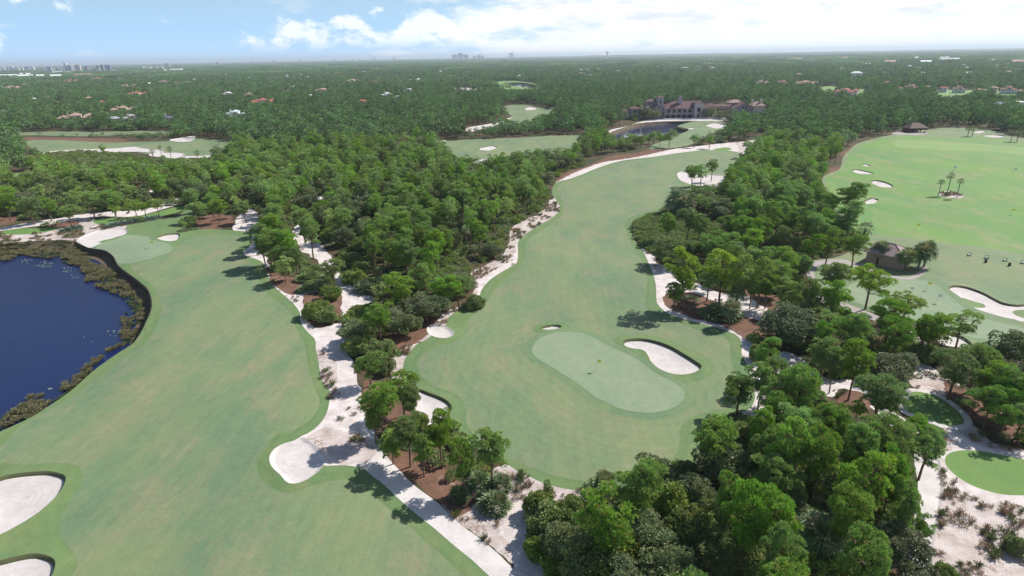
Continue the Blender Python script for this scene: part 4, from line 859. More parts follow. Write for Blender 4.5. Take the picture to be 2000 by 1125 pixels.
LMW = [(G(a, b), c) for a, b, c in LM]
ORD = ['nearest', 'second nearest', 'third nearest', 'fourth nearest', 'fifth nearest', 'sixth nearest', 'seventh nearest', 'eighth nearest', 'ninth nearest', 'tenth nearest', 'eleventh nearest', 'twelfth nearest', 'thirteenth nearest', 'fourteenth nearest', 'fifteenth nearest', 'sixteenth nearest', 'seventeenth nearest', 'eighteenth nearest', 'nineteenth nearest', 'twentieth nearest'] + ['%s nearest' % s for s in ('twenty-first', 'twenty-second', 'twenty-third', 'twenty-fourth', 'twenty-fifth', 'twenty-sixth', 'twenty-seventh', 'twenty-eighth', 'twenty-ninth', 'thirtieth')] + ['outlying'] * 200
NAME = dict(pine=('pine_tree', 'pine', 'slash pine'), pineY=('pine_tree', 'pine', 'yellow-green pine'), oak=('oak_tree', 'oak', 'scrub oak'), bush=('shrub', 'shrub', 'leafy shrub'), palm=('palm_tree', 'palm', 'cabbage palm'),
            palmetto=('saw_palmetto', 'palmetto', 'saw palmetto clump'), agave=('agave_clump', 'agave', 'silvery agave-like clump'))
GROUP = dict(pine_tree='pines of the golf course', oak_tree='scrub oaks of the golf course', shrub='shrubs at the woodland edges', palm_tree='cabbage palms of the golf course', saw_palmetto='saw palmetto clumps', agave_clump='silvery clumps by the left tee')
def thing(name, label, cat, loc, rz=0.0, group=None):
    o = bpy.data.objects.new(name, None); COL.objects.link(o); o.location = loc; o.rotation_euler = (0, 0, rz); o.empty_display_size = .5
    o['label'] = label; o['category'] = cat
    if group: o['group'] = group
    return o
def child(name, me, par, label=None):
    o = bpy.data.objects.new(name, me); COL.objects.link(o); o.parent = par
    if label: o['label'] = label
    return o
vis = []
for i, a in enumerate(TREES):
    px, py = proj(a[0], a[1], a[2] + a[4] * .7)
    wpx = 2 * a[5] * ppm(a[0], a[1], a[4] * .7)
    inn = -wpx * .4 < px < 2000 + wpx * .4 and py - wpx * .3 < 1125
    vis.append((inn, wpx))
lim = dict(pine_tree=300, oak_tree=170, shrub=130, palm_tree=110, saw_palmetto=60, agave_clump=20)
byname = {}
for i, a in enumerate(TREES):
    if vis[i][0]: byname.setdefault(NAME[a[3]][0], []).append(i)
chosen = set()
for nm, L in byname.items():
    L.sort(key=lambda i: (-TREES[i][6], -vis[i][1])); chosen |= set(L[:lim[nm]])
# rank by landmark
cells = {}
for i in chosen:
    a = TREES[i]; pp = proj(a[0], a[1], 0)
    dd = [math.hypot(q[0][0] - a[0], q[0][1] - a[1]) for q in LMW]; j = int(np.argmin(dd))
    cells.setdefault((j, a[3]), []).append((dd[j], i))
ranks = {}
for (j, k), L in cells.items():
    L.sort()
    for n_, (d_, i) in enumerate(L): ranks[i] = (j, n_)
rs = np.random.RandomState(5)
LODPX = 34
rest = []
for i, a in enumerate(TREES):
    x, y, z, k, hh, rr, manual, tone = a
    H0, R0, fr = PDIM[k]
    if i in chosen:
        j, n_ = ranks[i]; nm, cat, word = NAME[k]
        size = 'tall' if hh > 10.5 else 'small' if hh < (7 if cat in ('pine', 'oak', 'palm') else 2) else ''
        if cat == 'oak': word = 'dull ' + word
        elif k == 'pine': word = ('broad ' if rr > 3.2 else 'slender ' if rr < 2.6 else '') + word
        lab = (size + ' ' + word).strip() + ', ' + ORD[n_] + ' to the ' + LM[j][2]
        root = thing(nm, lab, cat, (x, y, z), rs.rand() * 6.28, GROUP[nm])
        lod = 0 if (vis[i][1] > LODPX or (k, 1) not in PROTO) else 1
        cm, tm, jm = PROTO[(k, lod)][rs.randint(len(PROTO[(k, lod)]))]
        s = (rr / R0, rr / R0 * rs.uniform(.9, 1.1), hh / H0)
        if k == 'palm':
            q_ = rr / R0; root.scale = (q_, q_, q_); c_ = child('crown', cm, root); c_.location.z = hh / q_ - H0
            t_ = child('trunk', tm, root); t_.scale.z = hh / q_ / H0
        else:
            root.scale = s
            child('crown', cm, root)
            if tm is not None: child('trunk', tm, root)
    else: rest.append(i)
def pack(idx, lod, kinds):
    P, RZ, S, IX = [], [], [], []; meshes = []; off = {}
    for k in kinds: off[k] = len(meshes); meshes += [q[2] for q in PROTO[(k, lod)]]
    for i in idx:
        x, y, z, k, hh, rr = TREES[i][:6]
        kk = k if k in off else 'bush'
        H0, R0, fr = PDIM[kk]; P.append((x, y, z)); RZ.append((0, 0, rs.rand() * 6.28)); S.append((rr / R0, rr / R0, hh / H0)); IX.append(off[kk] + rs.randint(len(PROTO[(kk, lod)])))
    return meshes, np.array(P), np.array(RZ), np.array(S), np.array(IX)
me_, P_, RZ_, S_, IX_ = pack(rest, 1, ['pine', 'pineY', 'oak', 'bush', 'palm', 'palmetto'])
scatter('woodland', me_, P_, RZ_, S_, IX_, 'dense mixed woodland of pines, oaks and palms beyond the nearer trees')
FP = np.array(far_pts)
me_ = [q[2] for q in PROTO[('pine', 2)]] + [q[2] for q in PROTO[('oak', 2)]]
ix = np.where(FP[:, 3] > 0, 4, 0) + rs.randint(0, 4, len(FP))
sc_ = np.stack([FP[:, 5] / np.where(FP[:, 3] > 0, 3.0, 3.2)] * 2 + [FP[:, 4] / np.where(FP[:, 3] > 0, 7., 10.)], 1)
scatter('distant_woodland', me_, FP[:, :3] * (1, 1, 0), np.stack([np.zeros(len(FP)), np.zeros(len(FP)), rs.rand(len(FP)) * 6.28], 1), sc_, ix, 'wooded suburb canopy running back towards the horizon')
# beyond that whole stands of trees at a time
def stand(seed, n, S):
    rg = np.random.RandomState(seed); P = np.column_stack([rg.uniform(-S, S, (n, 2)), rg.uniform(3, 12, n)])
    A = nrm(rg.normal(size=(n, 3)) * .5 + np.array([0, 0, .8]))
    return rawmesh('stand', tufts(P, A, 4, S * .075, S * .07, 1.0, rg), [L_far])
st = [stand(i, 420, 45.0) for i in range(4)]
def standpts(s, r0, r1, seed, scl):
    g = np.arange(-r1, r1, s); gx, gy = np.meshgrid(g, np.arange(0., r1, s)); P = np.stack([gx.ravel(), gy.ravel()], 1)
    r = radf(P); P = P[(r > r0) & (r < r1) & (np.abs(P[:, 0]) < .92 * P[:, 1] + s * 2)]
    rg = np.random.RandomState(seed); P += (rg.rand(*P.shape) - .5) * s * .3
    if r0 < 4000: P = P[house_scale(P) > 0]
    return P, rg, scl
PP, SS = [], []
for s, r0, r1, sd, scl in ((70., 2560, 5200, 1, (1, 1, 1.0)), (150., 5200, 12000, 2, (2.0, 2.0, 1.2)), (420., 12000, 30000, 3, (5.4, 5.4, 1.6))):
    P, rg, scl = standpts(s, r0, r1, sd, scl); PP.append(np.column_stack([P, np.zeros(len(P))]))
    SS.append(np.array([scl] * len(P)) * np.column_stack([np.ones(len(P)), np.ones(len(P)), rg.uniform(.6, 1.25, len(P))]))
PP, SS = np.concatenate(PP), np.concatenate(SS)
scatter('far_forest', st, PP, np.stack([np.zeros(len(PP)), np.zeros(len(PP)), rs.rand(len(PP)) * 6.28], 1), SS, rs.randint(0, 4, len(PP)), 'flat dark forest reaching the horizon')
# low undergrowth between the near trees
UG = rndgrid(2.6, lambda P: wedge2(P, 10) & (radf(P) < 330), 9)
bd = UG[free(UG, .9)]
n3 = vnoise(bd, 9, 21); keep = (n3 > -.35) | (radf(bd) > 150); bd = bd[keep]
kk = np.where(rs.rand(len(bd)) < .55, 0, 1) * 3 + rs.randint(0, 2, len(bd))
me_ = [PROTO[('bush', 1)][i][2] for i in range(3)] + [PROTO[('palmetto', 1)][i][2] for i in range(2)]
kk = np.minimum(kk, 4); uz = heights(bd)
us = rs.uniform(.35, .85, len(bd)); us3 = np.stack([us, us, us * rs.uniform(.5, .9, len(bd))], 1)
scatter('undergrowth', me_, np.column_stack([bd, uz]), np.stack([np.zeros(len(bd)), np.zeros(len(bd)), rs.rand(len(bd)) * 6.28], 1), us3, kk, 'low palmetto and shrub undergrowth beneath the trees')
# meadow cover inside the fairway notch, marsh by the far left hole
def fill(poly, s, seed):
    lo, hi = poly.min(0), poly.max(0); gx, gy = np.meshgrid(np.arange(lo[0], hi[0], s), np.arange(lo[1], hi[1], s)); P = np.stack([gx.ravel(), gy.ravel()], 1)
    rg = np.random.RandomState(seed); P += (rg.rand(*P.shape) - .5) * s; return P[inside(P, poly)]
for r in REG:
    if r['kind'] == 'meadow':
        big = r['name'] == 'marsh_ground'
        P = fill(r['poly'], 3.6 if big else 1.15, 4); P = P[dist_poly(P, r['poly']) > .8]
        s = rs.uniform(.3, .7, len(P)) * (1.2 if big else 1.15)
        scatter('meadow_scrub', [PROTO[('bush', 1)][i][2] for i in range(3)], np.column_stack([P, heights(P)]), np.stack([0 * s, 0 * s, s * 50], 1), np.stack([s, s, s * .55], 1), rs.randint(0, 3, len(P)), 'low green scrub covering the ' + ('marsh by the far left fairway' if big else 'round meadow in the fairway notch'))
# grass tufts
def grassmesh(seed, mat, nb=16, ln=.5, wd=.05):
    rg = np.random.RandomState(seed); C = rg.normal(size=(5, 3)) * (.16, .16, 0); return rawmesh('grass_tuft', tufts(C, np.tile([0, 0, 1.], (5, 1)), nb, ln, wd, .7, rg), [mat])
gd = [grassmesh(i, L_dry) for i in range(3)]; gg = [grassmesh(i + 5, L_green, 20, .6, .07) for i in range(2)]; gr = [grassmesh(i + 9, L_reed, 22, 1.0, .09) for i in range(3)]
P, S, IX = [], [], []
for r in REG:
    if r['mat'] in (m_scrub, m_sand, m_straw) and np.median(radf(r['poly'])) < 300:
        q = fill(r['poly'], 1.0 if r['mat'] is m_scrub else 1.9, len(P)); 
        if not len(q): continue
        top = np.full(len(q), -1)
        for i2, r2 in enumerate(REG): top[inside(q, r2['poly'])] = i2
        me_i = [i2 for i2, r2 in enumerate(REG) if r2 is r][0]
        q = q[top == me_i]; nz = vnoise(q, 4.5, 12) + vnoise(q, 1.9, 31) * .6
        q = q[nz > (.05 if r['mat'] is m_scrub else .62)]
        P.append(q); S.append(rs.uniform(.5, 1.5, len(q)) * (1.0 if r['mat'] is m_scrub else .8)); IX.append(np.where(rs.rand(len(q)) < .72, rs.randint(0, 3, len(q)), rs.randint(3, 5, len(q))))
P, S, IX = np.concatenate(P), np.concatenate(S), np.concatenate(IX)
scatter('dry_grass', gd + gg, np.column_stack([P, heights(P)]), np.stack([0 * S, 0 * S, S * 70], 1), np.stack([S, S, S * .9], 1), IX, 'dry brown grass tufts scattered over the white sand')
# reeds and lily pads on the lake margin
RB = np.array([G(x, y, -1.9) for x, y in [(-60,470),(30,478),(60,482),(110,475),(150,480),(165,492),(175,510),(215,525),(240,550),(262,572),(275,590),(283,605),(278,635),(262,655),(252,668),(228,682),(190,712),(160,738),(140,750),(150,735),(185,700),(215,680),(236,668),(240,640),(238,620),(255,598),(235,575),(215,570),(195,560),(168,555),(166,540),(155,520),(120,512),(122,498),(95,505),(40,497),(15,510),(-60,500)]])
q = fill(RB, .80, 3); q = q[inside(q, LAKE) & (dist_poly(q, WALL, False) > 1.0) & (vnoise(q, 2.6, 2) > -.4)]
RB2 = np.array([G(x, y, -2.1) for x, y in [(0,838),(8,815),(25,800),(50,790),(60,775),(90,772),(95,785),(120,748),(150,752),(160,738),(185,725),(150,765),(110,790),(95,800),(60,822),(20,845)]])
q2 = fill(RB2, .8, 6); q2 = q2[inside(q2, LAKE) & (vnoise(q2, 2.4, 9) > -.15)]
q = np.concatenate([q, q2]); zr = np.maximum(heights(q), WL) - .05
s = rs.uniform(.4, .95, len(q))
scatter('reeds', gr + [gg[0]], np.column_stack([q, zr]), np.stack([0 * s, 0 * s, s * 70], 1), np.stack([s, s, s], 1), np.where(vnoise(q, 6, 44) > .35, 3, rs.randint(0, 3, len(q))), 'brown and green reeds along the lake margin')
RL = np.array([G(x, y, WL) for x, y in [(25,505),(120,512),(160,535),(180,560),(150,545),(110,525),(60,520)]])
RL2 = np.array([G(x, y, WL) for x, y in [(160,655),(240,640),(245,650),(200,665),(170,668)]]); RL3 = np.array([G(x, y, WL) for x, y in [(88,755),(100,745),(120,742),(122,752),(100,762)]])
q = np.concatenate([fill(RL, .9, 1), fill(RL2, 1.6, 2), fill(RL3, .7, 5)]); q = q[(vnoise(q, 2.5, 6) > .1) & inside(q, LAKE)]
hexv = np.array([(0, 0, 0)] + [(math.cos(a) * .22, math.sin(a) * .22, 0) for a in np.linspace(.4, 6.1, 8)]); hexf = np.array([(0, i, i + 1) for i in range(1, 8)])
m_lily = plain('lily_pad', (.22, .30, .16), .35, .3)
scatter('lily_pads', [rawmesh('lily_pad', (hexv, hexf), [m_lily])], np.column_stack([q, np.full(len(q), WL + .02)]), np.zeros((len(q), 3)), np.ones((len(q), 3)) * rs.uniform(.6, 1.4, (len(q), 1)), np.zeros(len(q)), 'pale lily pads floating on the lake')
# ------------------------------------------------------------------ building kit
class B:
    def __init__(s): s.v = []; s.f = []
    def quad(s, a, b, c, d): k = len(s.v); s.v += [a, b, c, d]; s.f += [(k, k + 1, k + 2), (k, k + 2, k + 3)]; return s
    def tri(s, a, b, c): k = len(s.v); s.v += [a, b, c]; s.f.append((k, k + 1, k + 2)); return s
    def box(s, x0, x1, y0, y1, z0, z1):
        p = [(x, y, z) for z in (z0, z1) for x, y in ((x0, y0), (x1, y0), (x1, y1), (x0, y1))]
        for q in ((0, 1, 5, 4), (1, 2, 6, 5), (2, 3, 7, 6), (3, 0, 4, 7), (4, 5, 6, 7), (3, 2, 1, 0)): s.quad(*[p[i] for i in q])
        return s
    def hip(s, x0, x1, y0, y1, z, rise, o=.6, th=.18):
        x0 -= o; x1 += o; y0 -= o; y1 += o; W, D = x1 - x0, y1 - y0; i = min(W, D) / 2
        if W >= D: r0, r1 = (x0 + i, (y0 + y1) / 2), (x1 - i, (y0 + y1) / 2)
        else: r0, r1 = ((x0 + x1) / 2, y0 + i), ((x0 + x1) / 2, y1 - i)
        A, Bq, C, D_ = (x0, y0, z), (x1, y0, z), (x1, y1, z), (x0, y1, z); P, Q = (*r0, z + rise), (*r1, z + rise)
        if W >= D: s.quad(A, Bq, Q, P); s.tri(Bq, C, Q); s.quad(C, D_, P, Q); s.tri(D_, A, P)
        else: s.tri(A, Bq, P); s.quad(Bq, C, Q, P); s.tri(C, D_, Q); s.quad(D_, A, P, Q)
        s.box(x0, x1, y0, y1, z - th, z - .003); return s
    def gable(s, x0, x1, y0, y1, z, rise, axis='y', o=.5, th=.2):
        x0 -= o; x1 += o; y0 -= o; y1 += o
        if axis == 'y':
            m = (x0 + x1) / 2
            for t_ in (0, -th):
                s.quad((x0, y0, z + t_), (m, y0, z + rise + t_), (m, y1, z + rise + t_), (x0, y1, z + t_)); s.quad((m, y0, z + rise + t_), (x1, y0, z + t_), (x1, y1, z + t_), (m, y1, z + rise + t_))
            for yy in (y0, y1):
                s.quad((x0, yy, z - th), (m, yy, z + rise - th), (m, yy, z + rise), (x0, yy, z)); s.quad((m, yy, z + rise - th), (x1, yy, z - th), (x1, yy, z), (m, yy, z + rise))
        else:
            m = (y0 + y1) / 2
            for t_ in (0, -th):
                s.quad((x0, y0, z + t_), (x1, y0, z + t_), (x1, m, z + rise + t_), (x0, m, z + rise + t_)); s.quad((x0, m, z + rise + t_), (x1, m, z + rise + t_), (x1, y1, z + t_), (x0, y1, z + t_))
        return s
    def pent(s, x0, x1, y, z, rise, back=.3):
        m = (x0 + x1) / 2; s.tri((x0, y, z), (x1, y, z), (m, y, z + rise)); s.tri((x1, y + back, z), (x0, y + back, z), (m, y + back, z + rise)); return s
    def cyl(s, x, y, z0, z1, r0, r1=None, n=12, cap=True):
        r1 = r0 if r1 is None else r1; a = [2 * math.pi * i / n for i in range(n)]
        lo = [(x + r0 * math.cos(t_), y + r0 * math.sin(t_), z0) for t_ in a]; hi_ = [(x + r1 * math.cos(t_), y + r1 * math.sin(t_), z1) for t_ in a]
        for i in range(n): s.quad(lo[i], lo[(i + 1) % n], hi_[(i + 1) % n], hi_[i])
        if cap:
            for i in range(1, n - 1): s.tri(hi_[0], hi_[i], hi_[i + 1])
        return s
    def wall(s, x0, x1, y0, y1, z0, z1, op):
        """a wall with real openings: op = (a, b, bottom, top) in order along x"""
        cx = x0
        for a, b, lo, hi_ in op:
            s.box(cx, a, y0, y1, z0, z1)
            if lo > z0: s.box(a, b, y0, y1, z0, lo)
            if hi_ < z1: s.box(a, b, y0, y1, hi_, z1)
            cx = b
        s.box(cx, x1, y0, y1, z0, z1); return s
    def arch(s, a, b, y0, y1, zs, zt):
        """spandrels that round the head of an opening"""
        m, r = (a + b) / 2, (b - a) / 2; n = 6
        for sg in (-1, 1):
            pr = None
            for i in range(n + 1):
                th = i / n * math.pi / 2; p = (m + sg * r * math.cos(th), zs + (zt - zs) * math.sin(th))
                if pr: s.quad((pr[0], y0, pr[1]), (p[0], y0, p[1]), (p[0], y0, zt + .01), (pr[0], y0, zt + .01)); s.quad((pr[0], y0, pr[1]), (p[0], y0, p[1]), (p[0], y1, p[1]), (pr[0], y1, pr[1]))
                pr = p
        return s
    def make(s, name, mat, par=None, label=None):
        o = mesh_obj(name, np.array(s.v, float), np.array(s.f), mat, par)
        if label: o['label'] = label
        return o
def tag(o, label, cat, group=None):
    o['label'] = label; o['category'] = cat
    if group: o['group'] = group
    return o
def tilemat(name, c1, c2, sc=2.2):
    m, t = new_mat(name); P = t.n('ShaderNodeTexCoord').outputs['Object']
    a = t.noise(P, .6, 5, .7); w_ = t.n('ShaderNodeTexWave', {'Vector': P, 'Scale': sc, 'Distortion': 0.4}, wave_type='BANDS', bands_direction='X').outputs['Fac']
    c = t.mix(a, c1, c2); c = t.mix(t.m('MULTIPLY', w_, .35), c, tuple(x * .6 for x in c1))
    finish(t, c, .85, w_, .5, .08); return m
RC = dict(red=tilemat('red_roof_tiles', (.44, .16, .11), (.36, .13, .10)), tan=tilemat('tan_roof_tiles', (.47, .33, .27), (.38, .25, .21)), pink=tilemat('pink_roof_tiles', (.55, .33, .29), (.45, .27, .24)),
          grey=plain('grey_roof', (.36, .36, .40), .7), lilac=plain('lilac_grey_roof', (.42, .39, .44), .7), slate=plain('slate_roof', (.13, .13, .18), .7), mint=plain('pale_green_metal_roof', (.50, .58, .54), .5), white=plain('white_roof', (.72, .72, .74), .6))
RWORD = dict(red='red tiled', tan='tan tiled', pink='pink tiled', grey='grey', lilac='lilac-grey', slate='dark slate', mint='pale green', white='white')
m_wallc = plain('cream_stucco', (.62, .55, .47), .9); m_wallw = plain('white_stucco', (.74, .72, .70), .9); m_glass = plain('dark_glass', (.03, .035, .05), .12, .05, 1, .6)
m_dark = plain('black_parts_and_interior_shade', (.05, .045, .045), .9); m_lav = plain('clubhouse_stucco', (.27, .24, .26), .9); m_lavp = plain('pale_clubhouse_stucco', (.38, .36, .40), .9)  # m_dark colours black parts and also paints the shade inside openings
RC['club'] = tilemat('clubhouse_roof_tiles', (.215, .125, .120), (.165, .10, .10)); m_stone = plain('pale_stone', (.60, .58, .58), .9)

# ------------------------------------------------------------------ clubhouse by the pond
a0, b0 = Vector(G(1297, 232.5)), Vector(G(1392, 231.0)); ang = math.atan2(b0.y - a0.y, b0.x - a0.x)
ch = thing('clubhouse', 'large clubhouse with clay tiled roofs, arcaded front and square tower behind the pond', 'clubhouse', (a0.x, a0.y, .3), ang); ch.scale = (1, 1, .9)
w_ = B(); y0, y1 = 0, .6
up = [(2.2 + i * 4.75, 5.3 + i * 4.75, 5.6, 8.8) for i in range(5)]
w_.wall(0, 26, 0, .5, 4.6, 9.6, up)
lo = [(1.0 + i * 4.9, 5.0 + i * 4.9, 0, 3.9) for i in range(5)]
w_.wall(0, 26, 0, .5, -.5, 4.6, lo)
for a_, b_, _, _ in lo: w_.arch(a_, b_, 0, .5, 2.1, 3.9)
w_.box(0, .5, .5, 18, -.5, 9.6); w_.box(0, 38, 17.5, 18, -.5, 9.6); w_.box(33, 38, 0, 17.5, -.5, 9.6)
w_.make('wall', m_lav, ch)
B().box(.5, 33, 4.0, 4.4, -.5, 9.4).make('shade_toned_wall', m_dark, ch)  # near-black sheet, the shade behind the arcade put into its colour
B().box(.5, 26, .5, 4.0, 4.2, 4.5).make('gallery_floor', m_lav, ch)
B().hip(0, 38, 0, 18, 9.8, 6.2, .9).make('roof', RC['club'], ch)
for i in range(5):
    a_, b_, l_, h_ = up[i]; fr = B().box(a_, b_, .32, .42, l_, h_).make('window', m_glass, ch)
    B().box((a_ + b_) / 2 - .07, (a_ + b_) / 2 + .07, .24, .32, l_, h_).box(a_, b_, .24, .32, 7.2, 7.32).make('frame', m_dark, fr)
B().box(13.2, 16.2, 5, 7.6, 9, 20.5).make('chimney', m_lavp, ch); B().hip(13, 16.4, 4.8, 7.8, 20.7, .9, .2).make('chimney_cap', RC['club'], ch)
B().wall(26, 33, -2.5, 0, -.5, 14.6, [(28.3, 30.9, .2, 4.0), ]).make('stair_tower', m_lavp, ch)
B().box(28.1, 31.1, -2.62, -2.5, 6.6, 10.4).make('window', m_glass, ch); B().hip(26, 33, -2.5, 6, 14.8, 2.2, .4).make('tower_roof', RC['club'], ch); B().box(26, 33, .003, 6, 9.7, 14.6).make('stair_tower', m_lavp, ch)
B().box(28.3, 30.9, -1.6, -1.4, .2, 4).make('door', m_dark, ch)
t2 = B().wall(-4.6, .8, 10, 10.5, -.5, 19.2, [(-2.5, -1.3, 13.5, 17.2)]).box(-4.6, -4.1, 10.5, 15.4, -.5, 19.2).box(.3, .8, 10.5, 15.4, -.5, 19.2).box(-4.6, .8, 15.4, 15.9, -.5, 19.2).make('bell_tower', m_lavp, ch)
B().box(-2.5, -1.3, 10.8, 11, 13.5, 17.2).make('tower_shade_backing', m_dark, ch); B().hip(-4.6, .8, 10, 15.9, 19.4, 2.3, .7).make('tower_roof', RC['club'], ch)  # dark sheet behind the belfry hole stands for the shade inside
B().wall(-14, -4.7, 13, 13.5, -.5, 15.5, [(-12.4, -11.4, 12.6, 14.2), (-10.2, -9.2, 12.6, 14.2), (-8, -7, 12.6, 14.2)]).box(-14, -13.5, 13.5, 22, -.5, 15.5).box(-5.2, -4.7, 16, 22, -.5, 15.5).make('wing_wall', m_lav, ch)
B().box(-13.4, -5.3, 13.8, 14, 11, 15.2).make('shade_toned_wall', m_dark, ch); B().hip(-14, -4.7, 13, 22, 15.7, 2.4, .7).make('wing_roof', RC['club'], ch)
B().box(-9, -.1, 2, 9.9, -.5, 9.6).pent(-9, -.1, 2, 9.6, 2.8, 7.8).make('gable_wing', m_lav, ch); B().gable(-9, -.1, 2, 9.9, 9.8, 2.8, 'y', .5).make('gable_roof', RC['club'], ch); B().box(-5.1, -4.1, 1.9, 2, 9.2, 10.4).make('window', m_glass, ch)
B().box(-17, -9.1, 6, 12.8, -.5, 9.4).make('wing_wall', m_lav, ch); B().hip(-17, -9.1, 6, 12.8, 9.6, 2.4, .6).make('wing_roof', RC['club'], ch)
B().box(38.1, 47, 3, 15, -.5, 10.4).make('wing_wall', plain('ochre_stucco', (.52, .43, .33), .9), ch); B().hip(38.1, 47, 3, 15, 10.6, 3.2, .7).make('wing_roof', RC['club'], ch)
B().wall(47.1, 60.5, 7, 7.5, -.5, 10.2, [(48.6, 50.4, 0, 8.6), (51.8, 53.2, 6, 8.4), (54.6, 56, 6, 8.4), (57.4, 59.2, 6, 8.4)]).make('gallery_wall', plain('brown_stucco', (.36, .25, .22), .9), ch)
B().box(47.1, 60.5, 9, 9.3, -.5, 10).make('shade_toned_wall', m_dark, ch); B().gable(47.1, 60.5, 7, 13, 10.4, 1.4, 'x', .5).make('gallery_roof', RC['club'], ch)
B().box(64, 80, 4, 18, -.5, 8.2).pent(64, 80, 4, 8.2, 5.6, 13.8).make('gable_wing', m_lav, ch); B().gable(64, 80, 4, 18, 8.4, 5.6, 'y', .7).make('gable_roof', RC['club'], ch)
B().box(70.2, 71.2, 3.9, 4, 7.4, 10.2).make('window', m_glass, ch); B().box(73, 74, 3.9, 4, 7.4, 10.2).make('window', m_glass, ch)
B().box(62, 63.8, 5, 18, -.5, 9).box(60.6, 63.8, 12, 18, -.5, 9).make('wing_wall', m_lav, ch)
B().box(62.5, 75, 18.1, 27, -.5, 12.6).make('wing_wall', m_lavp, ch); B().hip(62.5, 75, 18.1, 27, 12.8, 2.8, .8).make('wing_roof', RC['tan'], ch)
B().box(80.1, 92, 9, 19, -.5, 10).make('wing_wall', m_wallc, ch); B().hip(80.1, 92, 9, 19, 10.2, 3.8, .8).make('wing_roof', RC['tan'], ch)
B().box(80.4, 82, 11, 12.4, 10.3, 16.2).make('chimney', m_wallc, ch); B().box(88.5, 90, 12, 13.4, 10.3, 17).make('chimney', m_wallc, ch)
B().box(17, 20.4, -1.4, 0, 8.9, 9.15).make('awning', plain('pale_green_awning', (.55, .72, .62)), ch)
B().box(-2, 60, -6, -5.4, -2.6, .9).make('terrace_wall', m_stone, ch); B().box(-2, 60, -5.4, 0, -2.6, -.1).make('terrace', m_stone, ch)
def place(dx, dy): c_, s_ = math.cos(ang), math.sin(ang); return (a0.x + dx * c_ - dy * s_, a0.y + dx * s_ + dy * c_, .3)
for dx, W, dep, ez, lab in ((-38.5, 6.5, 7, 6.6, 'small tiled lodge nearest the left end of the pond'), (-30.2, 8.2, 8, 8.6, 'taller tiled lodge between the small lodge and the clubhouse')):
    L_ = thing('lodge', lab, 'house', place(dx, 2), ang, 'lodges by the clubhouse pond')
    B().wall(0, W, 0, .4, -1, ez, [(W * .35, W * .65, ez - 3.4, ez - 1.2)]).box(0, .4, .4, dep, -1, ez).box(W - .4, W, .4, dep, -1, ez).box(.4, W - .4, dep - .4, dep, -1, ez).make('wall', m_lav, L_)
    B().box(.5, W - .5, 1, 1.2, -1, ez - .2).make('shade_toned_wall', m_dark, L_); B().hip(0, W, 0, dep, ez + .2, 2.4, .6).make('roof', RC['club'], L_)
for i, (dx, lb) in enumerate(((49.5, 'left white parasol on the clubhouse terrace'), (55.5, 'right white parasol on the clubhouse terrace'))):
    u_ = thing('parasol', lb, 'parasol', place(dx, -2.5), 0, 'terrace parasols'); B().cyl(0, 0, 0, 2.6, .05, .05, 6).make('pole', m_stone, u_); B().cyl(0, 0, 2.3, 3.1, 1.6, .05, 8, False).make('canopy', m_wallw, u_)

# ------------------------------------------------------------------ range building
A_, C_ = Vector(G(1689.5, 512)), Vector(G(1759.5, 527)); an2 = math.atan2(C_.y - A_.y, C_.x - A_.x); Lb = (C_ - A_).length; Db = 7.2
rb = thing('range_building', 'tan stucco range building with hipped brown tile roof among palms', 'building', (A_.x, A_.y, ztop(A_.x, A_.y) - .1), an2)
m_tan = plain('tan_stucco', (.36, .27, .23), .9, .08)
B().wall(0, Lb, 0, .3, 0, 3.3, [(Lb * .30, Lb * .36, 0, 2.3)]).wall(.3, Lb - .3, Db - .3, Db, 0, 3.3, []).box(0, .3, .3, Db, 0, 3.3).box(Lb - .3, Lb, .3, 2.2, 0, 3.3).box(Lb - .3, Lb, 5, Db, 0, 3.3).box(Lb - .3, Lb, 2.2, 5, 2.5, 3.3).make('wall', m_tan, rb)
B().box(Lb * .30, Lb * .36, .2, .26, 0, 2.3).make('door', m_dark, rb); B().box(Lb - 1.2, Lb - 1.0, .5, 6.5, 0, 3.2).make('shade_toned_wall', m_dark, rb)
mt = tilemat('range_roof_tiles', (.50, .385, .37), (.41, .31, .30), 3.0)
B().hip(0, Lb, 0, Db, 3.5, 2.3, .75, .22).make('roof', mt, rb)
o_ = .75; i_ = (Db + 2 * o_) / 2
B_ = B()
hipl = [((-o_, -o_, 3.5), (-o_ + i_, Db / 2, 5.8)), ((-o_, Db + o_, 3.5), (-o_ + i_, Db / 2, 5.8)), ((Lb + o_, -o_, 3.5), (Lb + o_ - i_, Db / 2, 5.8)), ((Lb + o_, Db + o_, 3.5), (Lb + o_ - i_, Db / 2, 5.8)), ((-o_ + i_, Db / 2, 5.8), (Lb + o_ - i_, Db / 2, 5.8))]
for p, q in hipl: v_, f_ = tube([p, q], [.11, .11], 6); k_ = len(B_.v); B_.v += [tuple(z_) for z_ in v_ + np.array([0, 0, .03])]; B_.f += [tuple(int(j) + k_ for j in z_) for z_ in f_]
B_.make('ridge_tiles', plain('ridge_tile', (.22, .13, .12)), rb)
nr = int((Lb + 1.5) / .55)      # barrel tile rows running up the front slope
for i in range(nr):
    x_ = -o_ + .3 + i * .55; top_ = min(1, min(x_ + o_, Lb + o_ - x_) / i_)
    v_, f_ = tube([(x_, -o_, 3.53), (x_, -o_ + i_ * top_, 3.53 + 2.3 * top_)], [.09, .09], 5); ob = mesh_obj('tile_row', v_, f_, mt, rb)
B().box(-1.5, Lb + 2, -1.9, -.02, -.02, .06).make('apron', m_gpath, rb)
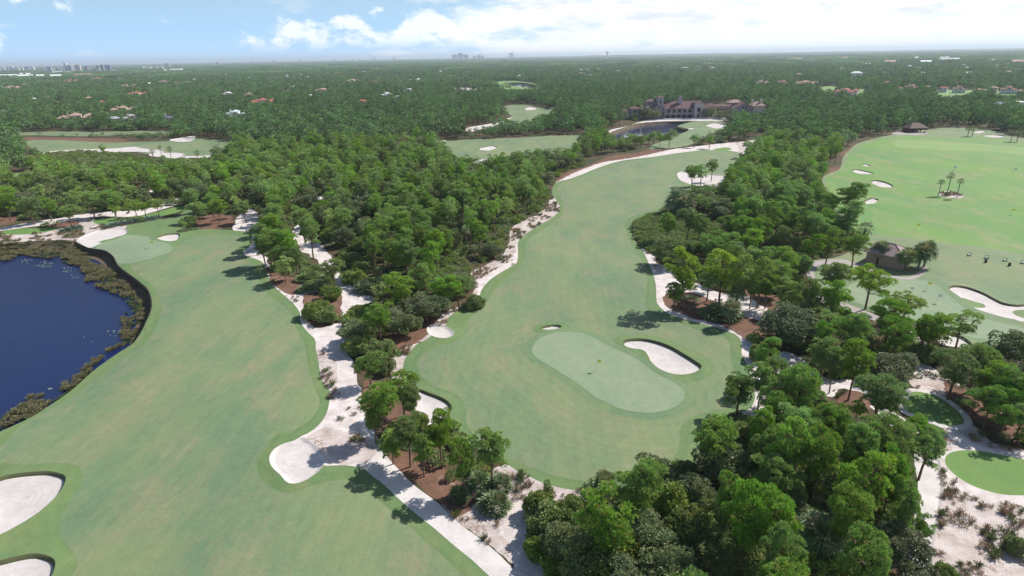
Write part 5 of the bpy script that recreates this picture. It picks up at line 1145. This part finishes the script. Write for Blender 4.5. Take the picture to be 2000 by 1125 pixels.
# shelter at the far end of the range
p_ = G(1785, 257.5); sh = thing('range_shelter', 'dark shelter with hipped brown roof at the wooded end of the range', 'shelter', (*p_, 0), .1)
B().hip(-6.5, 6.5, -4, 4, 3.0, 3.4, .8).make('roof', plain('brown_shingle', (.13, .085, .07)), sh)
for x_ in (-6, -2, 2, 6):
    for y_ in (-3.6, 3.6): B().box(x_ - .2, x_ + .2, y_ - .2, y_ + .2, 0, 2.9).make('post', m_dark, sh)
B().box(-6, 5.8, 3.8, 4, 0, 2.9).make('back_wall', plain('brown_board', (.16, .09, .07)), sh)
p_ = G(1806, 260); gc = thing('golf_cart', 'white golf cart parked beside the range shelter', 'golf cart', (*p_, 0), .3)
B().box(-1.2, 1.2, -.6, .6, .3, .75).make('body', m_wallw, gc); B().box(-.9, .8, -.6, .6, 1.75, 1.82).make('roof', m_wallw, gc); B().box(-.5, -.1, -.5, .5, .75, 1.2).make('seat', m_dark, gc)
for x_, y_ in ((-.85, -.5), (-.85, .5), (.75, -.5), (.75, .5)): B().cyl(x_, y_, .76, 1.75, .025, n=4).make('post', m_dark, gc); B().box(x_ - .22, x_ + .22, y_ - .08, y_ + .08, 0, .42).make('wheel', m_dark, gc)

# ------------------------------------------------------------------ flags, ball racks, wall
m_yel = plain('yellow_flag', (.95, .88, .16), .8, .05); m_whi = plain('white_flag', (.8, .8, .78), .8, .05); m_pole = plain('white_pole', (.7, .7, .68), .5)
def flag(px, py, h, lab, mat=None, s=1.0):
    x, y = G(px, py); z = ztop(x, y); f = thing('flagstick', lab, 'flag', (x, y, z), -.3, 'flags on the golf course')
    B().cyl(0, 0, -.2, h, .022 * s, n=6).make('pole', m_pole, f)
    Bf = B(); n = 5; L = .62 * s; Hf = .46 * s
    for i in range(n):
        xa, xb = .02 + L * i / n, .02 + L * (i + 1) / n; ya, yb = .06 * math.sin(i * 1.4), .06 * math.sin((i + 1) * 1.4)
        Bf.quad((xa, ya, h - Hf), (xb, yb, h - Hf), (xb, yb, h), (xa, ya, h)); Bf.quad((xa, ya + .012, h), (xb, yb + .012, h), (xb, yb + .012, h - Hf), (xa, ya + .012, h - Hf))
    Bf.make('flag', mat or m_yel, f)
flag(1166, 723, 2.3, 'yellow flag standing on the long central green', s=1.15)
flag(297, 487, 2.3, 'yellow flag standing on the lakeside green', s=1.7)
flag(1809, 569, 2.1, 'yellow flag at the upper middle of the practice green', s=1.4)
flag(1829, 594, 2.1, 'white flag at the lower middle of the practice green', m_whi, 1.4)
flag(1776, 575, 1.6, 'small pale flag left of the other practice green flags', m_whi, 1.2)
flag(1789, 450, 2.2, 'yellow flag on the range nearest the range building', s=1.5)
flag(1974, 419, 2.2, 'yellow flag at the right of the range below the palms', s=1.6)
flag(1979, 337, 2.2, 'white target flag on the far right of the range', m_whi, 2.0)
flag(1861, 334, 2.2, 'pale flag just above the three range palms', m_whi, 2.0)
flag(373, 289, 2.2, 'pale flag on the far left fairway', m_whi, 2.2)
for i, (px, py, lb) in enumerate(((1892, 502, 'leftmost'), (1926, 507, 'second from left'), (1962, 511.5, 'third from left'), (1997, 516, 'rightmost'))):
    r_ = thing('ball_rack', lb + ' of the four practice ball racks on the tee', 'ball rack', (*G(px, py), .0), -.35, 'practice ball racks'); z0 = ztop(*G(px, py)); r_.location.z = z0
    B().box(-.55, .55, -.2, .2, .02, .12).make('base', m_dark, r_)
    for x_ in (-.4, .4): B().box(x_ - .04, x_ + .04, -.05, .05, .12, .9).make('post', m_dark, r_)
    B().box(-.45, .45, -.03, .03, .86, .93).make('rail', m_dark, r_); B().box(-.4, .0, -.14, .14, .12, .42).make('ball_tray', m_wallw, r_)
for px, py, lb in ((1924.5, 514, 'black round bin below the second ball rack'), (1971, 520, 'black round bin below the third ball rack')):
    x, y = G(px, py); r_ = thing('waste_bin', lb, 'bin', (x, y, ztop(x, y)), 0, 'bins on the practice tee'); B().cyl(0, 0, 0, .75, .3, .36, 12).make('body', m_dark, r_); B().cyl(0, 0, .751, .9, .38, .2, 12).make('lid', m_dark, r_)
m_plank = plain('dark_timber_plank', (.070, .055, .050), .85, .35, 1.5); m_cap = plain('timber_cap', (.24, .21, .18), .85, .2)
bw = thing('timber_retaining_wall', 'dark upright timber retaining wall between the lakeside turf and the reeds', 'wall', (0, 0, 0))
# walk the wall line at even steps, one plank each, past 300 the rest joined
seg = np.diff(WALL, axis=0); sl_ = np.hypot(seg[:, 0], seg[:, 1]); cum_ = np.concatenate([[0], np.cumsum(sl_)])
ctr = LAKE.mean(0); pm = None; npk = int(cum_[-1] / .40); step_ = cum_[-1] / npk; extra = B()
def wat(s): i = min(len(seg) - 1, int(np.searchsorted(cum_, s, side='right') - 1)); return WALL[i] + seg[i] * ((s - cum_[i]) / max(sl_[i], 1e-6)), math.atan2(seg[i][1], seg[i][0])
pv = [rawmesh('plank', (lambda b_: (np.array(b_.v, float), np.array(b_.f)))(B().box(-.185, .185, -.07, .07, -2.9, .03 - .05 * k_)), [m_plank]) for k_ in range(3)]
for i in range(npk):
    p, a = wat((i + .5) * step_); nx, ny = -math.sin(a), math.cos(a)
    q = p + np.array([nx, ny]) * .10
    if not inside(np.array([q]), LAKE)[0]: nx, ny = -nx, -ny
    q = p + np.array([nx, ny]) * (.06 + .02 * (i % 3))
    if i < 300: ob = child('plank', pv[i % 3], bw); ob.location = (q[0], q[1], 0); ob.rotation_euler = (0, 0, a)
    else: extra.box(q[0] - .17, q[0] + .17, q[1] - .17, q[1] + .17, -2.9, 0)
if extra.v: extra.make('planks_beyond', m_plank, bw)['kind'] = 'stuff'

# ------------------------------------------------------------------ houses in the woods
rs = np.random.RandomState(42)
LMH = [((143, 225), 'far left houses'), ((240, 205), 'left edge roofs'), ((500, 190), 'left suburb'), ((640, 170), 'middle suburb'), ((780, 160), 'centre suburb'), ((930, 131), 'dark central towers'), ((1185, 120), 'water tower'), ((1340, 134), 'houses right of the water tower'), ((1570, 160), 'mansions above the clubhouse'), ((1780, 168), 'terracotta row on the right'), ((1950, 170), 'right edge roofs'), ((300, 160), 'left skyline suburb'), ((130, 165), 'suburb below the tall skyline')]
hn = {}
for x, y, w0, colr, px, py in HS:
    W = max(7.0, min(w0, 45)); D = min(W * .7, 14); big = px_ = W > 20
    j = min(range(len(LMH)), key=lambda k: math.hypot(LMH[k][0][0] - px, (LMH[k][0][1] - py) * 2)); key = (colr, LMH[j][1]); hn[key] = hn.get(key, 0) + 1
    ordw = ['first', 'second', 'third', 'fourth', 'fifth', 'sixth', 'seventh', 'eighth', 'ninth', 'tenth'][min(9, hn[key] - 1)]
    hh = thing('house', ('wide ' if big else 'small ') + RWORD[colr] + ' roofed house, ' + ordw + ' such among the ' + LMH[j][1], 'house', (x, y, 0), -math.atan2(x, y) + rs.uniform(-.25, .25), 'houses in the woods')
    base = 5.6 if math.hypot(x, y) < 1500 else 8.0
    wm = m_wallw if colr in ('white', 'red', 'slate', 'mint') else m_wallc; rm = RC[colr]
    blocks = [(-W / 2, W / 2, 0, D, base, .22)]
    if W > 13: blocks = [(-W * .5, -W * .12, -D * .3, D * .7, base, .22), (-W * .14, W * .22, 0, D, base + 1.8, .24), (W * .2, W * .5, -D * .15, D * .8, base - .6, .22)]
    if big: blocks.append((W * .3, W * .62, D * .4, D * 1.3, base + .8, .22))
    wb, rf = B(), B()
    for a_, b_, c_, d_, e_, k_ in blocks: wb.box(a_, b_, c_, d_, 0, e_); rf.hip(a_, b_, c_, d_, e_ + .2, min(b_ - a_, d_ - c_) * k_, .6)
    wb.make('wall', wm, hh); rf.make('roof', rm, hh)
    for a_, b_, c_, d_, e_, k_ in blocks[:2]:
        n_ = max(1, int((b_ - a_) / 4))
        for q_ in range(n_): xx = a_ + (b_ - a_) * (q_ + .5) / n_; B().box(xx - .7, xx + .7, c_ - .06, c_ + .05, e_ - 2.2, e_ - .5).make('window', m_glass, hh)
    if W > 13 or colr == 'slate': B().box(-W * .2, -W * .2 + 1.4, D * .3, D * .3 + 1.4, base, base + 4.2).make('chimney', wm, hh)
# faint roofs too small to tell apart, all through the far suburb
for n_ in range(150):
    px = rs.uniform(0, 2000); py = 118 + 30 * rs.rand() ** 1.3 + (20 if px < 400 else 6 if px < 900 else 0); x, y = G(px, py, 9.0); d0 = math.hypot(x, y)
    if d0 > 9000 or min(math.hypot(x - h[0], y - h[1]) for h in HS) < 40: continue
    W = rs.uniform(11, 20) * (1 + d0 / 7000); cc = ['tan', 'pink', 'red', 'white', 'grey', 'white'][rs.randint(6)]
    hh = thing('house', 'faint ' + RWORD[cc] + ' roof, one of many alike specks scattered through the far wooded suburb', 'house', (x, y, 0), -math.atan2(x, y) + rs.uniform(-.4, .4), 'faint roofs in the far suburb')
    bz = 8.5 + d0 / 2000; B().box(-W / 2, W / 2, 0, W * .6, 0, bz).make('wall', m_wallw if rs.rand() < .6 else m_wallc, hh); B().hip(-W / 2, W / 2, 0, W * .6, bz + .2, W * .14, .6).make('roof', RC[cc], hh)
# modern house on the right edge
p_ = G(1982, 222); hm = thing('modern_house', 'modern white and grey flat-gabled house at the right edge above the range', 'house', (*p_, 0), -.35)
B().box(-16, 22, 0, 14, 0, 6.5).make('wall', m_wallw, hm); B().gable(-16, 22, 0, 14, 6.6, 3, 'x', .8).make('roof', plain('dark_grey_roof', (.17, .18, .22)), hm)
B().box(2, 6.5, -2.5, 15, 0, 9.9).make('chimney_block', m_wallw, hm); B().box(-22, -15, -2, 8, 0, 4.5).make('side_block', m_wallw, hm); B().box(-1, 14, -5, -.1, 0, 4.2).make('porch', m_wallw, hm)
for x_ in (-12, -8, -4, 9, 13, 17): B().box(x_ - 1, x_ + 1, -.06, .0, 3.4, 5.6).make('window', m_glass, hm)

# ------------------------------------------------------------------ towers on the skyline
TW = """0 132 141 3 w|4 133 141 3 l|9 131.5 141 4 w|15 132 141 4 p|20 131 141 5 l|25 130 141 5 w|31 133 141 5 l|40 133 141 4 w|45 131 141 4 w|55 131 142 7 l|61 134 142 6 l|66 130.5 141 5 w|75 132 141 3 l|90 132 143 8 l|98 131.5 143 8 l|108 135 141 3 w|122 132 142 12 l|131 124.5 138 5 w|137 129 142 8 d|146 128.5 142 7 w|154 128 142 9 p|170 131 142 6 d|176 129 142 5 p|185 136 142 7 d|193 129 138 4 d|197 135 141 4 w|202 128 141 5 d|206 128 140 3 w|211 128 141 5 d|216 128 140 4 d|225 137 142 16 p|283 131.5 137 7 c|291 131 137 8 c|302 132 137 6 p|309 131 136.5 4 c|318 131 136.5 4 w|327 124.5 134 4 l|333.5 124.5 134 4 w|417 126 129 3 w|425 121.5 128 5 l|430.5 122 128 2 w|476 123 126 3 l|485 122 126 2 l|494 120.5 125 4 l|512 120 125 3 l|535 118.5 124 4 l|541 120 124 2 p|587 117 121 4 l|690 113.5 118 2 l|703 114 118 2 l|726 113 117 3 l|733 112.5 117 3 l|600 118 120 3 w|655 116 119 4 l|770 112 114.5 4 l|889 107.5 117 10 g|899.5 105 117.5 9 g|910 107.5 117 10 g|927 110 116 6 g|935.5 108 116 7 g|943 110 116 5 g|998.5 104 112 9 l|972 112 114 12 w|1024 108 112 2 w|1075 107.5 111 2 l|1082 108 111 2 l|1012 111 114 14 w|1116 109.5 112 3 w"""
TM = dict(w=plain('white_tower_concrete', (.90, .89, .92), .8, .05), l=plain('lilac_tower_concrete', (.46, .46, .62), .8, .05), d=plain('blue_grey_tower_concrete', (.25, .26, .38), .8, .05), p=plain('pinkish_tower_concrete', (.62, .55, .60), .8, .05), c=plain('cream_tower_concrete', (.88, .84, .70), .8, .05), g=plain('grey_tower_concrete', (.25, .26, .32), .8, .05))  # one even concrete tone per letter, d a dark blue-grey
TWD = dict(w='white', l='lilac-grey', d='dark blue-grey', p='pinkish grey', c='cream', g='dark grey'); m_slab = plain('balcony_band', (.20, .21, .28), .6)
prev = 'left edge of the picture'; cnt = 0
TL = [t_.split() for t_ in TW.split('|')]; TL = sorted([(float(a), float(b), float(c), float(d), e) for a, b, c, d, e in TL])
for n_, (px, tp, bs, wd, cc) in enumerate(TL):
    x, y = G(px, min(bs + 1.2, 143) if px > 240 else 143.0 + (px * -.0), 0); k = ppm(x, y, 0)
    d0 = math.hypot(x, y)
    if d0 > 15000: x, y = x * 15000 / d0, y * 15000 / d0; k = ppm(x, y, 0)
    _, by = proj(x, y, 0); H_ = max(6, (by - tp) / k); W_ = wd / k
    side = 'leftmost of the whole skyline' if n_ == 0 else ('%s from the left %s' % (['', 'second', 'third', 'fourth', 'fifth', 'sixth', 'seventh', 'eighth', 'ninth', 'tenth', 'eleventh', 'twelfth'][n_ % 12] if n_ % 12 else 'first', ['in the dense first skyline cluster', 'in the second dense skyline cluster', 'in the cream block skyline cluster', 'in the faint horizon cluster', 'in the grey central cluster', 'right of the grey central cluster'][n_ // 12]))
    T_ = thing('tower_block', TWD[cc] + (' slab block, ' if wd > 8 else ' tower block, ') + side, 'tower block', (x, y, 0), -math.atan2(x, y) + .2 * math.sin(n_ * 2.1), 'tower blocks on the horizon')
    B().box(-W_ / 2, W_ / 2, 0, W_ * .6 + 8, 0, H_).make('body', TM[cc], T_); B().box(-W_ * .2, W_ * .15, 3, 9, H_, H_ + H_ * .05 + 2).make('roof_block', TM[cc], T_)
    if wd >= 4 and bs - tp > 5:
        nb_ = int(min(12, H_ / 9))
        for q_ in range(nb_):
            zq = H_ * (q_ + .5) / nb_; B().box(-W_ * .42, W_ * .42, -.35, -.01, zq - 1.3, zq + 1.3).make('balcony_band', m_slab, T_)
WF = """12 148 36 white|50 148.5 24 white|79 148.5 13 white|109 148.5 18 white|345 136.5 24 white|323 138 6 white|163 147 28 tan|55 145 8 white|42 145 5 white|113 141.5 17 white|134 142 12 white|1808 121.5 18 white|1857 116.5 28 white|1841 117.5 14 grey|1212 116 8 white|1230 110.5 8 white|1990 121 20 pink|1738 121 18 pink|1552 115 26 tan|930 114 10 white|1440 114 14 tan|1400 113 10 tan|1340 113.5 10 pink|1790 113.5 6 white|1845 113.5 14 white|660 122 10 white|540 127 12 pink|1650 113 12 tan"""
for n_, t_ in enumerate(WF.split('|')):
    px, py, wd, cc = t_.split(); px, py, wd = float(px), float(py), float(wd); x, y = G(px, py + .6, 12); k = ppm(x, y, 12); W_ = wd / k
    f_ = thing('warehouse', 'long low %s roofed shed, %s one %s' % (RWORD[cc].split()[0], ['first', 'second', 'third', 'fourth', 'fifth', 'sixth', 'seventh', 'eighth', 'ninth', 'tenth', 'eleventh', 'twelfth', 'thirteenth', 'fourteenth'][n_ % 14], 'on the left horizon' if n_ < 14 else 'among the scattered horizon sheds'), 'warehouse', (x, y, 0), -math.atan2(x, y), 'long low sheds near the horizon')
    B().box(-W_ / 2, W_ / 2, 0, 50, 0, 14).make('wall', m_wallw if cc != 'tan' else m_wallc, f_); B().gable(-W_ / 2, W_ / 2, 0, 50, 14, 5, 'x', .5).make('roof', RC[cc], f_)
# water tower
x, y = G(1186, 118.5); k = ppm(x, y); _, by = proj(x, y, 0); Hh = (by - 101.5) / k; wt = thing('water_tower', 'white mushroom shaped water tower standing above the woods on the horizon', 'water tower', (x, y, 0))
B().cyl(0, 0, 0, Hh * .80, 1.6 / k, 1.1 / k, 14).make('stem', m_wallw, wt)
r_ = 2.9 / k; tk = B(); pr_ = [(1.1 / k, Hh * .78), (r_ * .8, Hh * .84), (r_, Hh * .90), (r_ * .9, Hh * .96), (r_ * .4, Hh)]
for (ra, za), (rb_, zb) in zip(pr_, pr_[1:]): tk.cyl(0, 0, za, zb, ra, rb_, 16, rb_ < r_ * .5)
tk.make('tank', m_wallw, wt)
for px, tp, lb in ((1222, 97.5, 'taller of two thin radio masts right of the water tower'), (1205, 101, 'shorter of two thin radio masts right of the water tower')):
    x, y = G(px, 111.6); d0 = math.hypot(x, y); x, y = x * 9000 / d0, y * 9000 / d0; k = ppm(x, y); _, by = proj(x, y, 0); o_ = thing('radio_mast', lb, 'mast', (x, y, 0), 0, 'radio masts'); B().cyl(0, 0, 0, (by - tp) / k, .25 / k, .12 / k, 5).make('mast', TM['l'], o_)
for i, (px, tp) in enumerate(((3.5, 170), (8, 169), (12, 171), (21, 168))):
    x, y = G(px, 183); k = ppm(x, y); o_ = thing('light_pole', ['leftmost', 'second', 'third', 'rightmost'][i] + ' of four tall pale poles at the left edge', 'light pole', (x, y, 0), 0, 'tall pale poles at the left edge'); _, by = proj(x, y, 0)
    B().cyl(0, 0, 0, (by - tp) / k, .5 / k, .35 / k, 6).make('pole', m_stone, o_); B().box(-.8 / k, .8 / k, -.2, .2, (by - tp) / k, (by - tp) / k + .8).make('lamp_head', m_stone, o_)
# low far ridge
rv, rf_ = [], []
for i, px in enumerate(np.linspace(1100, 1480, 30)):
    x, y = G(px, 111.2); d0 = math.hypot(x, y); x, y = x * 11000 / d0, y * 11000 / d0; h_ = 22 * min(1, math.sin(i / 29 * math.pi) * 2.2) + 4 * math.sin(i * 1.7)
    rv += [(x, y, -5), (x * 1.01, y * 1.01, h_ + 22), (x * 1.08, y * 1.08, h_ + 22), (x * 1.12, y * 1.12, -5)]
for i in range(29):
    b = i * 4
    for j in range(3): rf_ += [(b + j, b + 4 + j, b + 5 + j), (b + j, b + 5 + j, b + 1 + j)]
mesh_obj('hills', rv, rf_, plain('wooded_hill', (.05, .075, .04)), kind='structure', smooth=True)

# ------------------------------------------------------------------ haze: one box of thin air round everything
bpy.context.view_layer.update(); TOPZ = max((o.matrix_world @ Vector(c)).z for o in SC.objects if o.type == 'MESH' and not o.modifiers for c in o.bound_box) + 6
print('top', TOPZ)
hb = B().box(-33000, 33000, -600, 33000, -8, TOPZ); hz_ = hb.make('haze', None); hz_['kind'] = 'stuff'; hz_['label'] = 'thin pale haze that fades the far woods to blue'
mh = bpy.data.materials.new('haze_air'); mh.use_nodes = True; t = NT(mh.node_tree)
pv_ = t.n('ShaderNodeVolumePrincipled', {'Color': (0.76, 0.88, 1.0, 1), 'Density': 8.0e-5, 'Anisotropy': 0.2})
t.n('ShaderNodeOutputMaterial', {'Volume': pv_.outputs[0]}); hz_.data.materials.append(mh)
